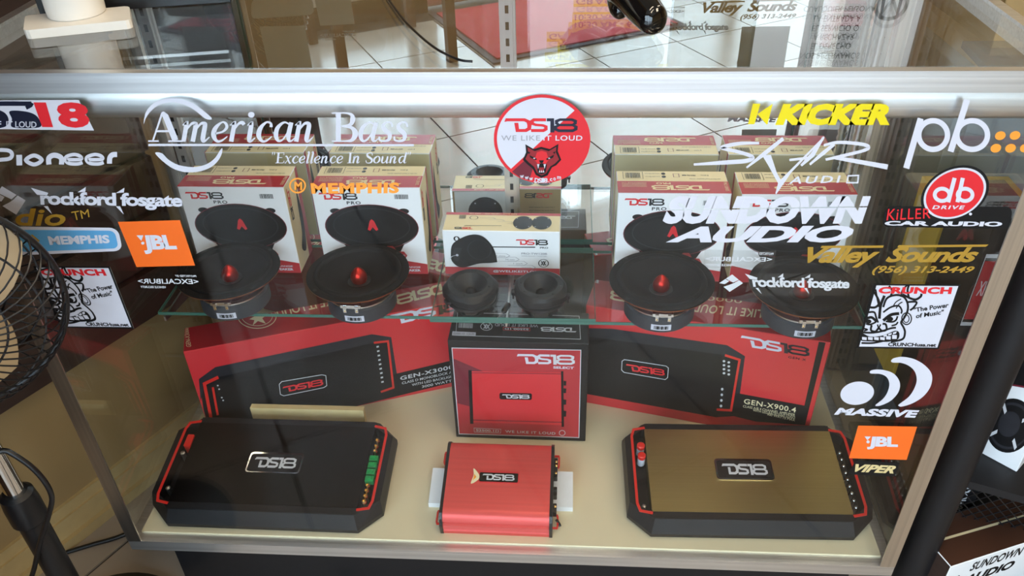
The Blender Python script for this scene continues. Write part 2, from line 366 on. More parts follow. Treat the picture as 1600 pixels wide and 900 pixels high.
# small side table by the window
st = thing('side_table', 'small dark wooden table with four legs by the shop window', 'table', RP(-1.9, .2, FZ))
MB().box((-2.2, -.06, .66), (-1.6, .49, .69), WOODB, RX).build('tabletop', st)
for (lu, lv) in ((-2.16, -.02), (-1.64, -.02), (-2.16, .45), (-1.64, .45)):
    MB().box((lu-.02, lv-.02, FZ), (lu+.02, lv+.02, .66), WOODB, RX).build('leg', st)
MB().box((-2.14, 0, .60), (-1.66, .43, .64), WOODB, RX).build('apron', st)

# ================================================================== show case
HX, DY = .610, .472
case = thing('display_case', 'glass show case with brushed aluminium frame and mirrored back', 'display case', (0, .236, FZ))
MB().box((-.565, .035, FZ), (.565, .44, .095), MATTEB).build('plinth', case)
for z0, z1, mt in ((.095, .117, ALU),):
    MB().box((-HX, 0, z0), (HX, .018, z1), mt).build('bottom_rail', case)
    MB().box((-HX, DY-.018, z0), (HX, DY, z1), mt).build('bottom_rail', case)
    MB().box((-HX, .018, z0), (-HX+.016, DY-.018, z1), mt).build('bottom_rail', case)
    MB().box((HX-.016, .018, z0), (HX, DY-.018, z1), mt).build('bottom_rail', case)
MB().box((-HX+.016, .018, .10), (HX-.016, DY-.018, .12), DECK).build('deck', case)
for sx in (-1, 1):
    b = MB(); xo, xi = sx*HX, sx*(HX-.0225)
    b.box((min(xo, xi), -.0005, .117), (max(xo, xi), .0015, .887), ALU_V)
    b.box((min(xo, sx*(HX-.002)), .0015, .117), (max(xo, sx*(HX-.002)), .024, .887), ALU_V)
    b.build('corner_post', case)
    b = MB().box((min(xo, sx*(HX-.018)), DY-.016, .117), (max(xo, sx*(HX-.018)), DY, .887), ALU_V); b.build('back_post', case)
    MB().box((min(sx*(HX-.002), sx*(HX-.007)), .008, .117), (max(sx*(HX-.002), sx*(HX-.007)), DY-.016, .887), G_CLEAR).build('side_glass', case)
    MB().box((min(sx*(HX-.0075), sx*(HX-.012)), .0085, .117), (max(sx*(HX-.0075), sx*(HX-.012)), .0115, .887), G_EDGE).build('glass_edge', case)
    MB().box((min(xo, sx*(HX-.014)), .014, .887), (max(xo, sx*(HX-.014)), DY, .9125), ALU).build('top_rail', case)
MB().box((-HX+.006, .002, .105), (HX-.006, .0075, .89), glass('front_pane_glass', (.99, .995, .992), 1.5, .55)).build('front_glass', case)
b = MB(); b.box((-HX, -.001, .8868), (HX, .0015, .9075), ALU); b.box((-HX, -.001, .9075), (HX, .010, .9095), ALU); b.box((-HX, .0015, .888), (HX, .010, .9075), ALU)
b.build('top_rail', case)
pr = []
for k in range(9):
    t = math.pi*(k/8); pr.append((.018-.0065*math.sin(t), .8685-.0175*math.cos(t)))
ring = lambda x: [(x, p[0], p[1]) for p in [(.030, .851)]+pr+[(.030, .886)]]
MB().loft([ring(-HX+.01), ring(HX-.01)], ALU).build('inner_rail', case, 40)
MB().box((-HX+.014, DY-.02, .887), (HX-.014, DY, .9125), ALU).build('top_rail', case)
MB().box((-HX+.010, .0102, .9045), (HX-.010, DY-.004, .9105), glass('counter_glass', (.975, .985, .975), 1.52, 2.0)).build('top_glass', case)
MB().box((-HX+.016, .461, .12), (.012, .4645, .887), MIRROR).build('mirror_door', case)
MB().box((-.012, .4655, .12), (HX-.016, .469, .887), MIRROR).build('mirror_door', case)
for xs in (-.572, .002, .572):
    b = MB(); b.box((xs-.0085, .4525, .125), (xs+.0085, .4605, .885), STEEL); b.box((xs-.0125, .4575, .125), (xs+.0125, .4605, .885), STEEL)
    s_ = b.build('shelf_standard', case)
    b = MB()
    for k in range(29): b.box((xs-.0028, .4518, .14+k*.0255), (xs+.0028, .4530, .14+k*.0255+.012), BLK)
    b.build('slots', s_)
    if True:
        b = MB(); b.prism([(.2425, .3925), (.452, .3925), (.452, .350), (.44, .350), (.2425, .384)], xs-.0015, xs+.0015, STEEL, Matrix(((0,0,1,0),(1,0,0,0),(0,1,0,0),(0,0,0,1))))
        b.build('shelf_bracket', case)
def shelf(x0, x1, z0, label):
    t = thing('glass_shelf', label, 'shelf', ((x0+x1)/2, .345, z0))
    MB().box((x0, .2412, z0), (x1, .4508, z0+.0055), G_CLEAR).build('pane', t)
    b = MB(); b.box((x0, .240, z0), (x1, .2412, z0+.0055), G_EDGE); b.box((x0, .4508, z0), (x1, .4514, z0+.0055), G_EDGE)
    b.box((x0-.001, .240, z0), (x0, .4514, z0+.0055), G_EDGE); b.box((x1, .240, z0), (x1+.001, .4514, z0+.0055), G_EDGE)
    b.build('polished_edge', t)
shelf(-.578, .146, .3988, 'clear glass shelf holding the two left speakers, lying on top of the other shelf')
shelf(-.122, .578, .3930, 'clear glass shelf holding the two right speakers, underneath the other shelf')
ZL, ZR, ZD = .4045, .3987, .1202
# ribbed conduit behind the case at the right
pth = [(.56, .43, .125+.76*k/120) for k in range(121)]
o = MB().tube(pth, [.0075 if k % 2 else .0055 for k in range(121)], STEEL, 8).build('ribbed_conduit', None, 60)
tag(o, 'ribbed flexible steel conduit standing upright in the right rear corner of the case', 'conduit')
#MARK_CARTONS
# ================================================================== loudspeaker cartons
def carton(name, label, cat, w_, d_, h_, mats, loc, rz, group=None):
    """origin at the middle of the lower front edge; front faces -y"""
    t = thing(name, label, cat, loc, (0, 0, rz), group); b = MB(); W2 = w_/2; e = .0012
    v = [(-W2,0,0),(W2,0,0),(W2,d_,0),(-W2,d_,0),(-W2,0,h_),(W2,0,h_),(W2,d_,h_),(-W2,d_,h_)]
    for f, k in (((0,1,5,4),'front'),((2,3,7,6),'back'),((3,0,4,7),'left'),((1,2,6,5),'right'),((4,5,6,7),'top'),((3,2,1,0),'bottom')):
        b.add(v, [f], mats[k])
    o = b.build('carton', t, None, False)
    # weld so that the edges can be rounded
    import bmesh
    bm = bmesh.new(); bm.from_mesh(o.data); bmesh.ops.remove_doubles(bm, verts=bm.verts, dist=1e-6)
    bmesh.ops.bevel(bm, geom=list(bm.edges), offset=e, segments=1, affect='EDGES'); bm.to_mesh(o.data); bm.free()
    return t
FRONT = lambda w_, h_: face_map((-w_/2, 0, 0), (w_, 0, 0), (0, 0, h_))
TOP = lambda w_, d_, h_: face_map((-w_/2, 0, h_), (w_, 0, 0), (0, d_, 0))
RIGHT = lambda w_, d_, h_: face_map((w_/2, 0, 0), (0, d_, 0), (0, 0, h_))
LEFT = lambda w_, d_, h_: face_map((-w_/2, d_, 0), (0, -d_, 0), (0, 0, h_))
BACK = lambda w_, d_, h_: face_map((w_/2, d_, 0), (-w_, 0, 0), (0, 0, h_))
def flip(q): return [q[2], q[3], q[0], q[1]]
SBW, SBD, SBH = .180, .076, .171
def speaker_carton(label, loc, group):
    t = carton('speaker_carton', label, 'box', SBW, SBD, SBH, dict(front=WHITE_P, back=CREAM, left=CREAM, right=CREAM, top=CREAM, bottom=KRAFT), loc, 0, group)
    a = Art(FRONT(SBW, SBH))
    ds18(a, 'logo', REDV, GREY_P, rect(.06, .865, .42, .945), 2)
    a.text('logo', GREY_P, 'PRO', rect(.31, .815, .44, .85), 2, .02, spacing=1.2)
    barcode(a, 'barcode', rect(.76, .875, .89, .925), 2)
    a.ell('speaker_picture', BLK, .51, .56, .44, .255, 1, n=40); a.ring('speaker_picture', MAROON, .51, .555, .44, .257, .008, 2, n=40)
    a.ring('speaker_picture', GREY_P, .51, .57, .36, .20, .012, 3, n=40)
    for px_, py_ in ((.19, .74), (.83, .74)): a.ell('speaker_picture', BLK, px_, py_, .05, .03, 1)
    a.poly('speaker_picture', BLK, [(.22, .36), (.80, .36), (.72, .20), (.70, .06), (.32, .06), (.30, .20)], 1)
    a.poly('speaker_picture', REDV, [(.47, .53), (.50, .63), (.52, .65), (.54, .63), (.57, .53), (.52, .50)], 4)
    a.poly('speaker_picture', CONE, [(.48, .50), (.52, .56), (.56, .50)], 5)
    a.poly('red_band', RED_P, [(.0, 0), (1, 0), (1, .12), (.80, .16), (.70, .12), (.35, .10), (0, .2)], 1)
    for hx, hy in ((.66, .29), (.76, .225), (.66, .175)):
        a.poly('hexagons', RED_P, [(hx+.055*math.cos(math.radians(60*k)), hy+.055*math.sin(math.radians(60*k))) for k in range(6)], 2)
        a.text('hexagons', WHITE, random.choice(('480 WATTS', '8 OHM', '6.5 IN')), rect(hx-.035, hy-.01, hx+.035, hy+.01), 3, .02)
    a.text('lettering', WHITE, '6.5" MIDRANGE', rect(.62, .075, .93, .095), 3, .02); a.text('lettering', WHITE, 'LOUDSPEAKER', rect(.62, .03, .93, .06), 3, .04)
    a.build(t, False)
    a = Art(TOP(SBW, SBD, SBH))
    a.poly('red_band', RED_P, rect(0, .0, 1, .52), 1)
    ds18(a, 'logo', CREAM, CREAM, flip(rect(.30, .12, .82, .34)), 2); a.text('logo', CREAM, 'PRO', flip(rect(.35, .38, .48, .46)), 2, .02)
    for k in range(4): a.text('lettering', CREAM, 'MIDRANGE LOUDSPEAKER'[:20-3*k], flip(rect(.04, .26+.055*k, .26, .295+.055*k)), 2)
    a.text('lettering', CREAM, 'PRO SERIES', [(.955, .48), (.955, .10), (.985, .10), (.985, .48)], 2)
    barcode(a, 'barcode', rect(.08, .66, .22, .90), 2); a.stroke('barcode', BLK, rect(.06, .62, .24, .94), .004, 2, True)
    for k, (x, y) in enumerate(((.43, .86), (.43, .72))):
        a.ell('lettering', GREY_P, x, y, .02, .05, 2, n=16); a.text('lettering', GREY_P, 'wwwds18com', flip(rect(x-.17, y-.02, x-.03, y+.02)), 2)
    a.text('lettering', GREY_P, 'PRO-X6.4BM', flip(rect(.60, .76, .72, .82)), 2, .02); a.stroke('lettering', MAROON, rect(.52, .70, .57, .86), .006, 2, True)
    a.text('lettering', GREY_P, '8 ohms', flip(rect(.77, .76, .84, .82)), 2); a.text('lettering', GREY_P, 'we like it loud speaker series', flip(rect(.66, .60, .94, .66)), 2)
    a.build(t, False)
    a = Art(RIGHT(SBW, SBD, SBH))
    a.poly('red_band', RED_P, [(.72, 0), (1, 0), (1, 1), (.86, 1), (.78, .5)], 1)
    a.blob('speaker_picture', BLK, [(.35, .20), (.55, .35), (.62, .62), (.70, .80), (.80, .55), (.74, .30), (.6, .12)], 2)
    ds18(a, 'logo', REDV, GREY_P, [(.28, .95), (.28, .58), (.12, .58), (.12, .95)][::1], 2)
    a.build(t, False)
    a = Art(LEFT(SBW, SBD, SBH)); a.poly('red_band', RED_P, [(0, 0), (.28, 0), (.22, .5), (.14, 1), (0, 1)], 1)
    a.blob('speaker_picture', BLK, [(.35, .20), (.55, .35), (.62, .62), (.70, .80), (.80, .55), (.74, .30), (.6, .12)], 2); a.build(t, False)
    a = Art(BACK(SBW, SBD, SBH)); ds18(a, 'logo', REDV, GREY_P, rect(.55, .08, .92, .17), 1)
    for k in range(6): a.text('lettering', GREY_P, 'frequency response and sensitivity'[:34-4*k], rect(.1, .3+.08*k, .8-.08*k, .34+.08*k), 1)
    a.build(t, False)
    return t
GB = 'loudspeaker cartons on the glass shelf'
bx1 = speaker_carton('white and red speaker carton furthest left on the glass shelf', (-.458, .360, ZL), GB)
for lb, x, y, z, rz in (('white and red speaker carton on the shelf left of the small tweeter carton', -.232, .361, ZL, .01),
                        ('white and red speaker carton on the shelf right of the small tweeter carton', .270, .359, ZR, 0),
                        ('white and red speaker carton furthest right on the glass shelf', .466, .358, ZR, .004)):
    c = copy_tree(bx1); c.location = (x, y, z); c.rotation_euler.z = rz; c['label'] = lb

# ------------------------------------------------------------------ loudspeakers
def speaker(label, loc, rz, group):
    t = thing('loudspeaker', label, 'speaker', loc, (0, 0, rz), group)
    MB().lathe([(.030, 0), (.054, 0), (.0565, .003), (.0565, .026), (.054, .029), (.03, .029)], MAGNET, 44).build('magnet', t, 35, False)
    MB().lathe([(.052, .029), (.054, .0295), (.054, .032), (.050, .0325)], STEEL, 44).build('top_plate', t, 35, False)
    MB().lathe([(.046, .0325), (.050, .038), (.063, .050), (.0735, .060), (.0745, .0625), (.06, .0625)], BASKET, 44, cap=(True, False)).build('basket', t, 50, False)
    MB().lathe([(.0735, .0612), (.0822, .0612), (.0830, .0625), (.0832, .0640)], COPPER, 56, cap=(False, False)).build('rim_edge', t, 40, False)
    b = MB(); n = 64; rg = []
    def rr(r): return [Vector((r*math.cos(2*math.pi*i/n), r*math.sin(2*math.pi*i/n), 0)) for i in range(n)]
    prof = [(.0832, .0640), (.0828, .0656), (.0725, .0660), (.0712, .0650), (.0700, .0675), (.0665, .0688), (.0630, .0672), (.0615, .0640)]
    b.lathe(prof, CONE, 64, cap=(False, False)); b.build('surround', t, 60, False)
    MB().lathe([(.0616, .0640), (.050, .0585), (.036, .0520), (.024, .0475), (.0185, .0462)], CONE, 56, cap=(False, False)).build('cone', t, 60, False)
    MB().lathe([(.0190, .0450), (.0190, .0475), (.0165, .0480), (.001, .0480)], PLASTIC, 40).build('voice_coil', t, 40, False)
    MB().lathe([(.0125, .047), (.0138, .052), (.0132, .058), (.0108, .064), (.0070, .069), (.0030, .0725), (.0006, .0735)], BULLET, 32).build('bullet_plug', t, 60, False)
    # mounting holes and lugs on the flange
    b = MB()
    for k in range(4):
        an = math.radians(45+90*k); X = Matrix.Translation((.0785*math.cos(an), .0785*math.sin(an), .0657)) @ Matrix.Rotation(an, 4, 'Z')
        b.rbox((-.0022, -.004, 0), (.0022, .004, .0006), .002, BLK, X)
    b.build('screw_holes', t, None, False)['kind'] = 'stuff'
    te = MB().box((-.016, -.066, .040), (.016, -.058, .0455), CHROME).build('terminal_block', t, None, False)
    for sx in (-.0115, .0075):
        MB().box((sx, -.0685, .033), (sx+.005, -.066, .045), CHROME).build('terminal_tab', te, None, False)
        MB().lathe([(.0012, 0), (.0012, .0006)], GOLD_M, 10, Matrix.Translation((sx+.0025, -.0685, .0358)) @ Matrix.Rotation(math.pi/2, 4, 'X')).build('contact', te, None, False)
    b = MB(); k = 8
    pts = [(-.0569*math.sin(math.radians(-16+32*i/k)), -.0569*math.cos(math.radians(-16+32*i/k))) for i in range(k+1)]
    b.add([(x, y, .006) for x, y in pts]+[(x, y, .017) for x, y in pts], [(i, i+1, k+2+i, k+1+i) for i in range(k)], WHITE)
    lb_ = b.build('paper_label', t, None, False)
    b = MB(); rnd = random.Random(3)
    for i in range(16):
        an = math.radians(-11+22*i/15); x, y = -.0571*math.sin(an), -.0571*math.cos(an); ww = rnd.choice((.0004, .0007))
        b.add([(x-ww, y, .008), (x+ww, y, .008), (x+ww, y, .0145), (x-ww, y, .0145)], [(0, 1, 2, 3)], BLK)
    b.build('barcode', lb_, None, False)
    return t
GS = 'loudspeakers standing face up on the glass shelf'
s0 = speaker('black cone speaker with red bullet furthest left on the shelf, in front of its carton', (-.455, .274, ZL), .06, GS)
for lb, x, y, z, rz in (('black cone speaker with red bullet just left of the two small tweeters', -.239, .272, ZL, -.02),
                        ('black cone speaker with red bullet just right of the two small tweeters', .250, .270, ZR, -.03),
                        ('black cone speaker with red bullet furthest right on the shelf', .469, .260, ZR, -.02)):
    c = copy_tree(s0); c.location = (x, y, z); c.rotation_euler.z = rz; c['label'] = lb

# ------------------------------------------------------------------ tweeter carton and tweeters
TW, TD, TH_ = .199, .060, .089
tc = carton('tweeter_carton', 'low white tweeter carton with cream top between the speaker cartons', 'box', TW, TD, TH_,
            dict(front=WHITE_P, back=KRAFT, left=WHITE_P, right=CREAM, top=CREAM, bottom=KRAFT), (-.012, .362, ZL), -.01)
a = Art(FRONT(TW, TH_))
a.poly('red_band', RED_P, rect(0, 0, 1, .17), 1); a.text('lettering', WHITE, '@WELIKEITLOUD', rect(.42, .05, .86, .115), 2, .03, spacing=1.1)
ds18(a, 'logo', REDV, BLK, rect(.625, .70, .90, .83), 2); a.text('logo', BLK, 'PRO', rect(.83, .625, .90, .665), 2, .02)
a.stroke('rule', GREY_P, [(.40, .645), (.79, .655)], .022, 2)
a.text('lettering', GREY_L, 'PRO-TW120B', rect(.67, .485, .89, .53), 2, .02); a.text('lettering', GREY_L, 'SUPER BULLET TWEETERS', rect(.67, .44, .89, .462), 2)
for k, (x0, y0, x1) in enumerate(((.42, .50, .57), (.46, .42, .65), (.55, .33, .72), (.62, .24, .79))):
    a.stroke('hexagon_outlines', GREY_L, [(x0, y0), (x1-.03, y0), (x1, y0-.05), (x1-.03, y0-.10), (x0, y0-.10)], .005, 2)
    a.text('lettering', GREY_L, ('4 ohms', '240 watts', '1 inch', 'neodymium')[k], rect(x1-.12, y0-.07, x1-.04, y0-.04), 2)
a.ring('emblem', BLK, .86, .29, .042, .09, .008, 2, n=24); a.text('emblem', BLK, 'XK', rect(.835, .24, .885, .34), 2, .05)
a.blob('tweeter_picture', BLK, [(.06, .48), (.09, .72), (.22, .90), (.33, .90), (.41, .72), (.45, .48), (.44, .30), (.30, .26), (.15, .16), (.07, .28)], 3)
a.poly('tweeter_picture', GREY_P, [(.08, .48), (.10, .62), (.16, .62), (.12, .30), (.09, .32)], 4)
a.ring('tweeter_picture', GREY_P, .31, .58, .10, .22, .012, 4, n=28); a.ring('tweeter_picture', BLK, .12, .82, .02, .05, .014, 3, n=14)
a.poly('tweeter_picture', BLK, [(.40, .28), (.46, .30), (.455, .40)], 3); a.ell('tweeter_picture', WHITE, .115, .45, .012, .028, 5, n=10)
a.curve('tweeter_picture', WHITE, [(.115, .45), (.07, .42), (.05, .36)], .008, 5)
a.build(tc, False)
a = Art(TOP(TW, TD, TH_))
a.poly('red_band', RED_P, rect(0, .86, 1, 1), 1); a.text('lettering', CREAM, 'SUPER BULLET TWEETERS WITH 1" VOICE COIL', flip(rect(.2, .90, .62, .96)), 2, .02)
barcode(a, 'barcode', rect(.12, .64, .18, .84), 2); a.ring('emblem', GREY_P, .25, .70, .035, .10, .006, 2, n=20)
ds18(a, 'logo', REDV, BLK, flip(rect(.10, .07, .26, .18)), 2); a.stroke('rule', GREY_P, [(.18, .26), (.5, .28)], .015, 2)
for k in range(4): a.stroke('rule', GREY_L, [(.30+.08*k, .70-.1*k), (.42+.08*k, .70-.1*k), (.44+.08*k, .65-.1*k)], .008, 2)
for cx in (.68, .84): 
    a.ell('tweeter_picture', GREY_P if cx < .7 else BLK, cx, .46, .085, .36, 2+int(cx > .7), n=28)
    for k in range(4): a.ell('tweeter_picture', WHITE, cx+.075*math.cos(math.radians(45+90*k)), .46+.32*math.sin(math.radians(45+90*k)), .006, .02, 4, n=8)
a.build(tc, False)
a = Art(BACK(TW, TD, TH_))
a.ell('tweeter_picture', GREY_P, .70, .50, .16, .36, 1, n=30)
a.poly('white_panel', WHITE_P, rect(.45, .02, .98, .98), .5)
for k in range(4): a.ell('tweeter_picture', WHITE, .70+.13*math.cos(math.radians(45+90*k)), .5+.30*math.sin(math.radians(45+90*k)), .008, .018, 2, n=8)
for k in range(7): a.text('lettering', BLK, '1 inch voice coil tweeter bullet', rect(.06, .1+.075*k, .30, .135+.075*k), 1)
ds18(a, 'logo', REDV, BLK, rect(.08, .78, .34, .90), 1); a.build(tc, False)

def tweeter(label, loc, rz, tilt):
    t = thing('tweeter', label, 'tweeter', loc, (tilt, 0, rz), 'pair of small tweeters on the glass shelf')
    MB().lathe([(.012, 0), (.0285, 0), (.030, .002), (.030, .014), (.028, .016), (.012, .016)], GLOSSB, 36).build('magnet_cup', t, 35, False)
    MB().lathe([(.03, .016), (.0385, .017), (.041, .019), (.041, .023), (.036, .026)], PLASTIC, 40).build('back_flange', t, 35, False)
    n = 64
    def lobe(r, z): return [(r*(1+.085*max(0, math.cos(4*2*math.pi*i/n)))*math.cos(2*math.pi*i/n), r*(1+.085*max(0, math.cos(4*2*math.pi*i/n)))*math.sin(2*math.pi*i/n), z) for i in range(n)]
    circ = lambda r, z: [(r*math.cos(2*math.pi*i/n), r*math.sin(2*math.pi*i/n), z) for i in range(n)]
    MB().loft([lobe(.034, .025), lobe(.040, .027), lobe(.0425, .030), lobe(.0425, .040), circ(.0395, .0455), circ(.0365, .0475), circ(.0275, .0475), circ(.0245, .0445), circ(.016, .036), circ(.011, .031), circ(.009, .0295)], MATTEB, (False, True)).build('horn', t, 24, False)
    MB().lathe([(.0085, .0285), (.0075, .033), (.004, .036), (.0005, .037)], CONE, 24).build('dome', t, 60, False)
    b = MB()
    for k in range(8):
        an = math.radians(22+45*k); b.lathe([(.0019, 0), (.0019, .0008)], BLK, 10, Matrix.Translation((.0320*math.cos(an), .0320*math.sin(an), .0473)))
    b.build('screw_holes', t, None, False)['kind'] = 'stuff'
    for an in (20, 205):
        X = Matrix.Rotation(math.radians(an), 4, 'Z')
        b = MB(); b.rbox((.037, -.006, .026), (.048, .006, .031), .003, MATTEB, X); b.box((.044, -.002, .016), (.0465, .002, .027), PLASTIC, X)
        b.build('mounting_clip', t, None, False)
    return t
tw0 = tweeter('small round black horn tweeter standing next to the short black capacitor, on its left', (-.057, .272, ZL), .2, .06)
tw1 = copy_tree(tw0); tw1.location = (.058, .270, ZL); tw1.rotation_euler = (.02, 0, -.5); tw1['label'] = 'small round black horn tweeter on the shelf right of the short black capacitor'
# the capacitor that came with them
p = U(787, 487, 2, ZL+.005); e = (U(797, 471, 2, ZL+.005)-p).normalized()
cp = thing('capacitor', 'short black cylindrical capacitor lying between the two tweeters', 'capacitor', (p.x, p.y, ZL))
MB().tube([p-e*.002, p, p+e*.001, p+e*.020, p+e*.021, p+e*.022], [.003, .0042, .0048, .0048, .0042, .003], PLASTIC, 16).build('sleeve', cp, 50)
MB().tube([p-e*.001, p-e*.004+Vector((-.003, 0, -.002)), p-e*.012+Vector((-.006, 0, -.0042))], .0004, CHROME, 6).build('lead', cp)
#MARK_AMPBOX
# ================================================================== amplifier cartons on the deck
def amp_carton(name, label, pa, pb, ext, h_, d_, mats, back=0):
    A = U(*pa, 2, ZD)+Vector((0, back, 0)); B = U(*pb, 2, ZD)+Vector((0, back, 0)); e = (B-A).normalized(); A2 = A-e*ext[0]; B2 = B+e*ext[1]
    rz = math.atan2(e.y, e.x); mid = (A2+B2)/2; w_ = (B2-A2).length
    t = carton(name, label, 'box', w_, d_, h_, mats, (mid.x, mid.y, ZD), rz)
    inv = (Matrix.Translation(mid) @ Matrix.Rotation(rz, 4, 'Z')).inverted()
    N = Vector((math.sin(rz), -math.cos(rz), 0))
    fm = plane_map(mid, N); tm_ = plane_map((0, 0, ZD+h_), (0, 0, 1))
    def clipx(p): return Vector((max(-w_/2+.001, min(w_/2-.001, p.x)), p.y, p.z))
    F = Art(lambda a, b, l: (lambda p: Vector((max(-w_/2+.0015, min(w_/2-.0015, p.x)), p.y, max(.001, min(h_-.001, p.z)))))(inv @ fm(a, b, l)))
    T = Art(lambda a, b, l: (lambda p: Vector((max(-w_/2+.0015, min(w_/2-.0015, p.x)), max(.0015, min(d_-.0015, p.y)), p.z)))(inv @ tm_(a, b, l)))
    return t, F, T
# --- left red carton
t, a, tp = amp_carton('amplifier_carton', 'long red and black amplifier carton set slantwise at the left rear of the deck', (328, 688), (698, 611), (0, .035), .205, .070,
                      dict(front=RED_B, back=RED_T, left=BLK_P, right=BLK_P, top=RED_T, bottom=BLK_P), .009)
z = Z(220, 480, .3125)
a.poly('amplifier_picture', BLK_P, z((290,360),(372,300),(1155,135),(1252,150),(1280,332),(1700,235),(1700,345),(1040,515),(330,690),(300,520)), 1)
a.poly('amplifier_picture', GREY_P, z((372,300),(1155,135),(1165,178),(385,350),(318,385),(300,470),(290,360)), 2)
a.poly('amplifier_picture', GREY_P, z((1155,135),(1252,150),(1280,332),(1262,336),(1238,165),(1165,178)), 2)
a.stroke('red_trim', REDA2, z((388,350),(318,383),(352,560)), 5, 3); a.stroke('red_trim', REDA2, z((360,400),(372,470),(385,540)), 3.5, 3)
a.stroke('red_trim', REDA2, z((1165,178),(1236,170),(1263,402),(1200,424)), 3.2, 3)
a.stroke('badge', SILV, z((705,372),(905,338),(925,342),(930,392),(915,402),(715,443),(698,436),(692,386)), 1.0, 4, True)
ds18(a, 'badge', REDV, REDV, pxq(*z((708,398),(912,357),(914,390),(716,428))), 4)
for k in range(9): a.poly('controls', SILV, z((1178+3*k,195+22*k),(1190+3*k,192+22*k),(1191+3*k,200+22*k),(1179+3*k,203+22*k)), 4)
for x, y in ((385, 392), (392, 410), (405, 452), (412, 466)): a.ell('controls', SILV, *z((x, y))[0], 1.5, 1.2, 4, n=8)
a.text('lettering', SILV, 'GEN-X3000.1D', pxq(*z((1296,347),(1640,270),(1642,290),(1298,366))), 3, .02, spacing=1.1)
for k, s_ in enumerate(('CLASS D MONOBLOCK AMPLIFIER', 'WITH LED BACKLIGHT LOGO', '3000 WATTS MAX')):
    a.text('lettering', SILV, s_, pxq(*z((1305+50*k,374+k*9),(1640,300+k*22),(1641,312+k*22),(1306+50*k,386+k*9))), 3, .01)
ds18(a, 'logo', WHITE, BLK, pxq(*z((1238,40),(1640,-48),(1640,4),(1252,95))), 2)
a.build(t, False)
z = Z(260, 360, .275)
tp.ring('emblem', CREAM, 401.6, 494, 30, 19, 1.2, 1, n=32); tp.ring('emblem', CREAM, 401.6, 494, 24, 15, .8, 1, n=32)
tp.poly('emblem', CREAM, z((470,505),(512,480),(520,440),(535,480),(580,470),(545,500),(565,530),(520,515),(490,540),(500,510)), 1)
tp.text('lettering', CREAM, 'WE LIKE IT LOUD', flip(pxq((430,482),(560,455),(562,468),(434,495))), 1, .02)
tp.text('lettering', CREAM, 'DS18.COM', flip(pxq((440,474),(492,463),(493,470),(442,481))), 1)
tp.text('lettering', CREAM, 'GEN-X3000.1D', [(299,542),(293,504),(287,504),(291,542)], 1)
ds18(tp, 'logo', CREAM, CREAM, flip(pxq((615,462),(700,440),(704,456),(620,478))), 1)
tp.build(t, False)
# --- right red carton
t, a, tp = amp_carton('amplifier_carton', 'red and black amplifier carton set slantwise at the right rear of the deck', (920, 630), (1258, 692), (.012, 0), .232, .082,
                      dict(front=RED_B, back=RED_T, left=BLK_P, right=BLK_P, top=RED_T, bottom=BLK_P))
z = Z(900, 480, .3125)
a.poly('amplifier_picture', BLK_P, z((20,100),(180,108),(755,190),(845,245),(820,432),(1142,492),(1215,170),(1250,170),(1145,590),(900,572),(790,545),(700,550),(20,428)), 1)
a.poly('amplifier_picture', GREY_P, z((20,100),(180,108),(755,190),(745,240),(20,140)), 2); a.poly('amplifier_picture', GREY_P, z((755,190),(845,245),(820,432),(800,430),(825,255),(745,240)), 2)
a.stroke('red_trim', REDA2, z((745,240),(818,263),(775,516),(703,512)), 3.6, 3)
a.stroke('badge', SILV, z((242,262),(450,294),(462,304),(458,352),(446,362),(240,326),(228,314),(230,270)), 1.0, 4, True)
ds18(a, 'badge', REDV, REDV, pxq(*z((248,282),(446,312),(444,344),(258,318))), 4)
for r in range(2):
    for k in range(4): a.ell('controls', SILV, *z((740+24*r, 270+20*k+6*r))[0], 2.2, 1.8, 4, n=8)
for k in range(4): a.ell('controls', SILV, *z((731-2*k, 410+28*k))[0], 2, 2.2, 4, n=8)
ds18(a, 'logo', WHITE, GREY_P, pxq(*z((820,138),(1174,202),(1168,250),(838,196))), 2)
a.text('logo', GREY_P, 'GEN X', pxq(*z((1062,243),(1152,258),(1150,270),(1060,255))), 2, .02, spacing=1.2)
a.text('lettering', CREAM, 'GEN-X900.4', pxq(*z((842,457),(1102,502),(1098,528),(838,482))), 3, .015, spacing=1.1)
for k, s_ in enumerate(('CLASS A/B 4 CHANNEL AMPLIFIER', 'WITH LED BACKLIGHT LOGO', '900 WATTS MAX')):
    a.text('lettering', CREAM, s_, pxq(*z((836+50*k+20*(k > 1),489+k*20),(1096,533+k*13),(1094,545+k*13),(834+50*k+20*(k > 1),500+k*20))), 3)
a.build(t, False)
tp.text('lettering', CREAM, 'WE LIKE IT LOUD', flip(pxq((1085,474),(1225,487),(1223,500),(1080,487))), 1, .02, spacing=1.1)
tp.text('lettering', CREAM, '0000', flip(pxq((1105,462),(1160,467),(1159,474),(1104,469))), 1)
tp.poly('paper_label', SILV, [(907,428),(937,434),(935,443),(908,438)], 1); barcode(tp, 'paper_label', pxq((909,430),(934,435),(933,441),(910,437)), 2)
ds18(tp, 'logo', CREAM, CREAM, flip(pxq((955,452),(1050,468),(1046,484),(950,468))), 1)
tp.build(t, False)
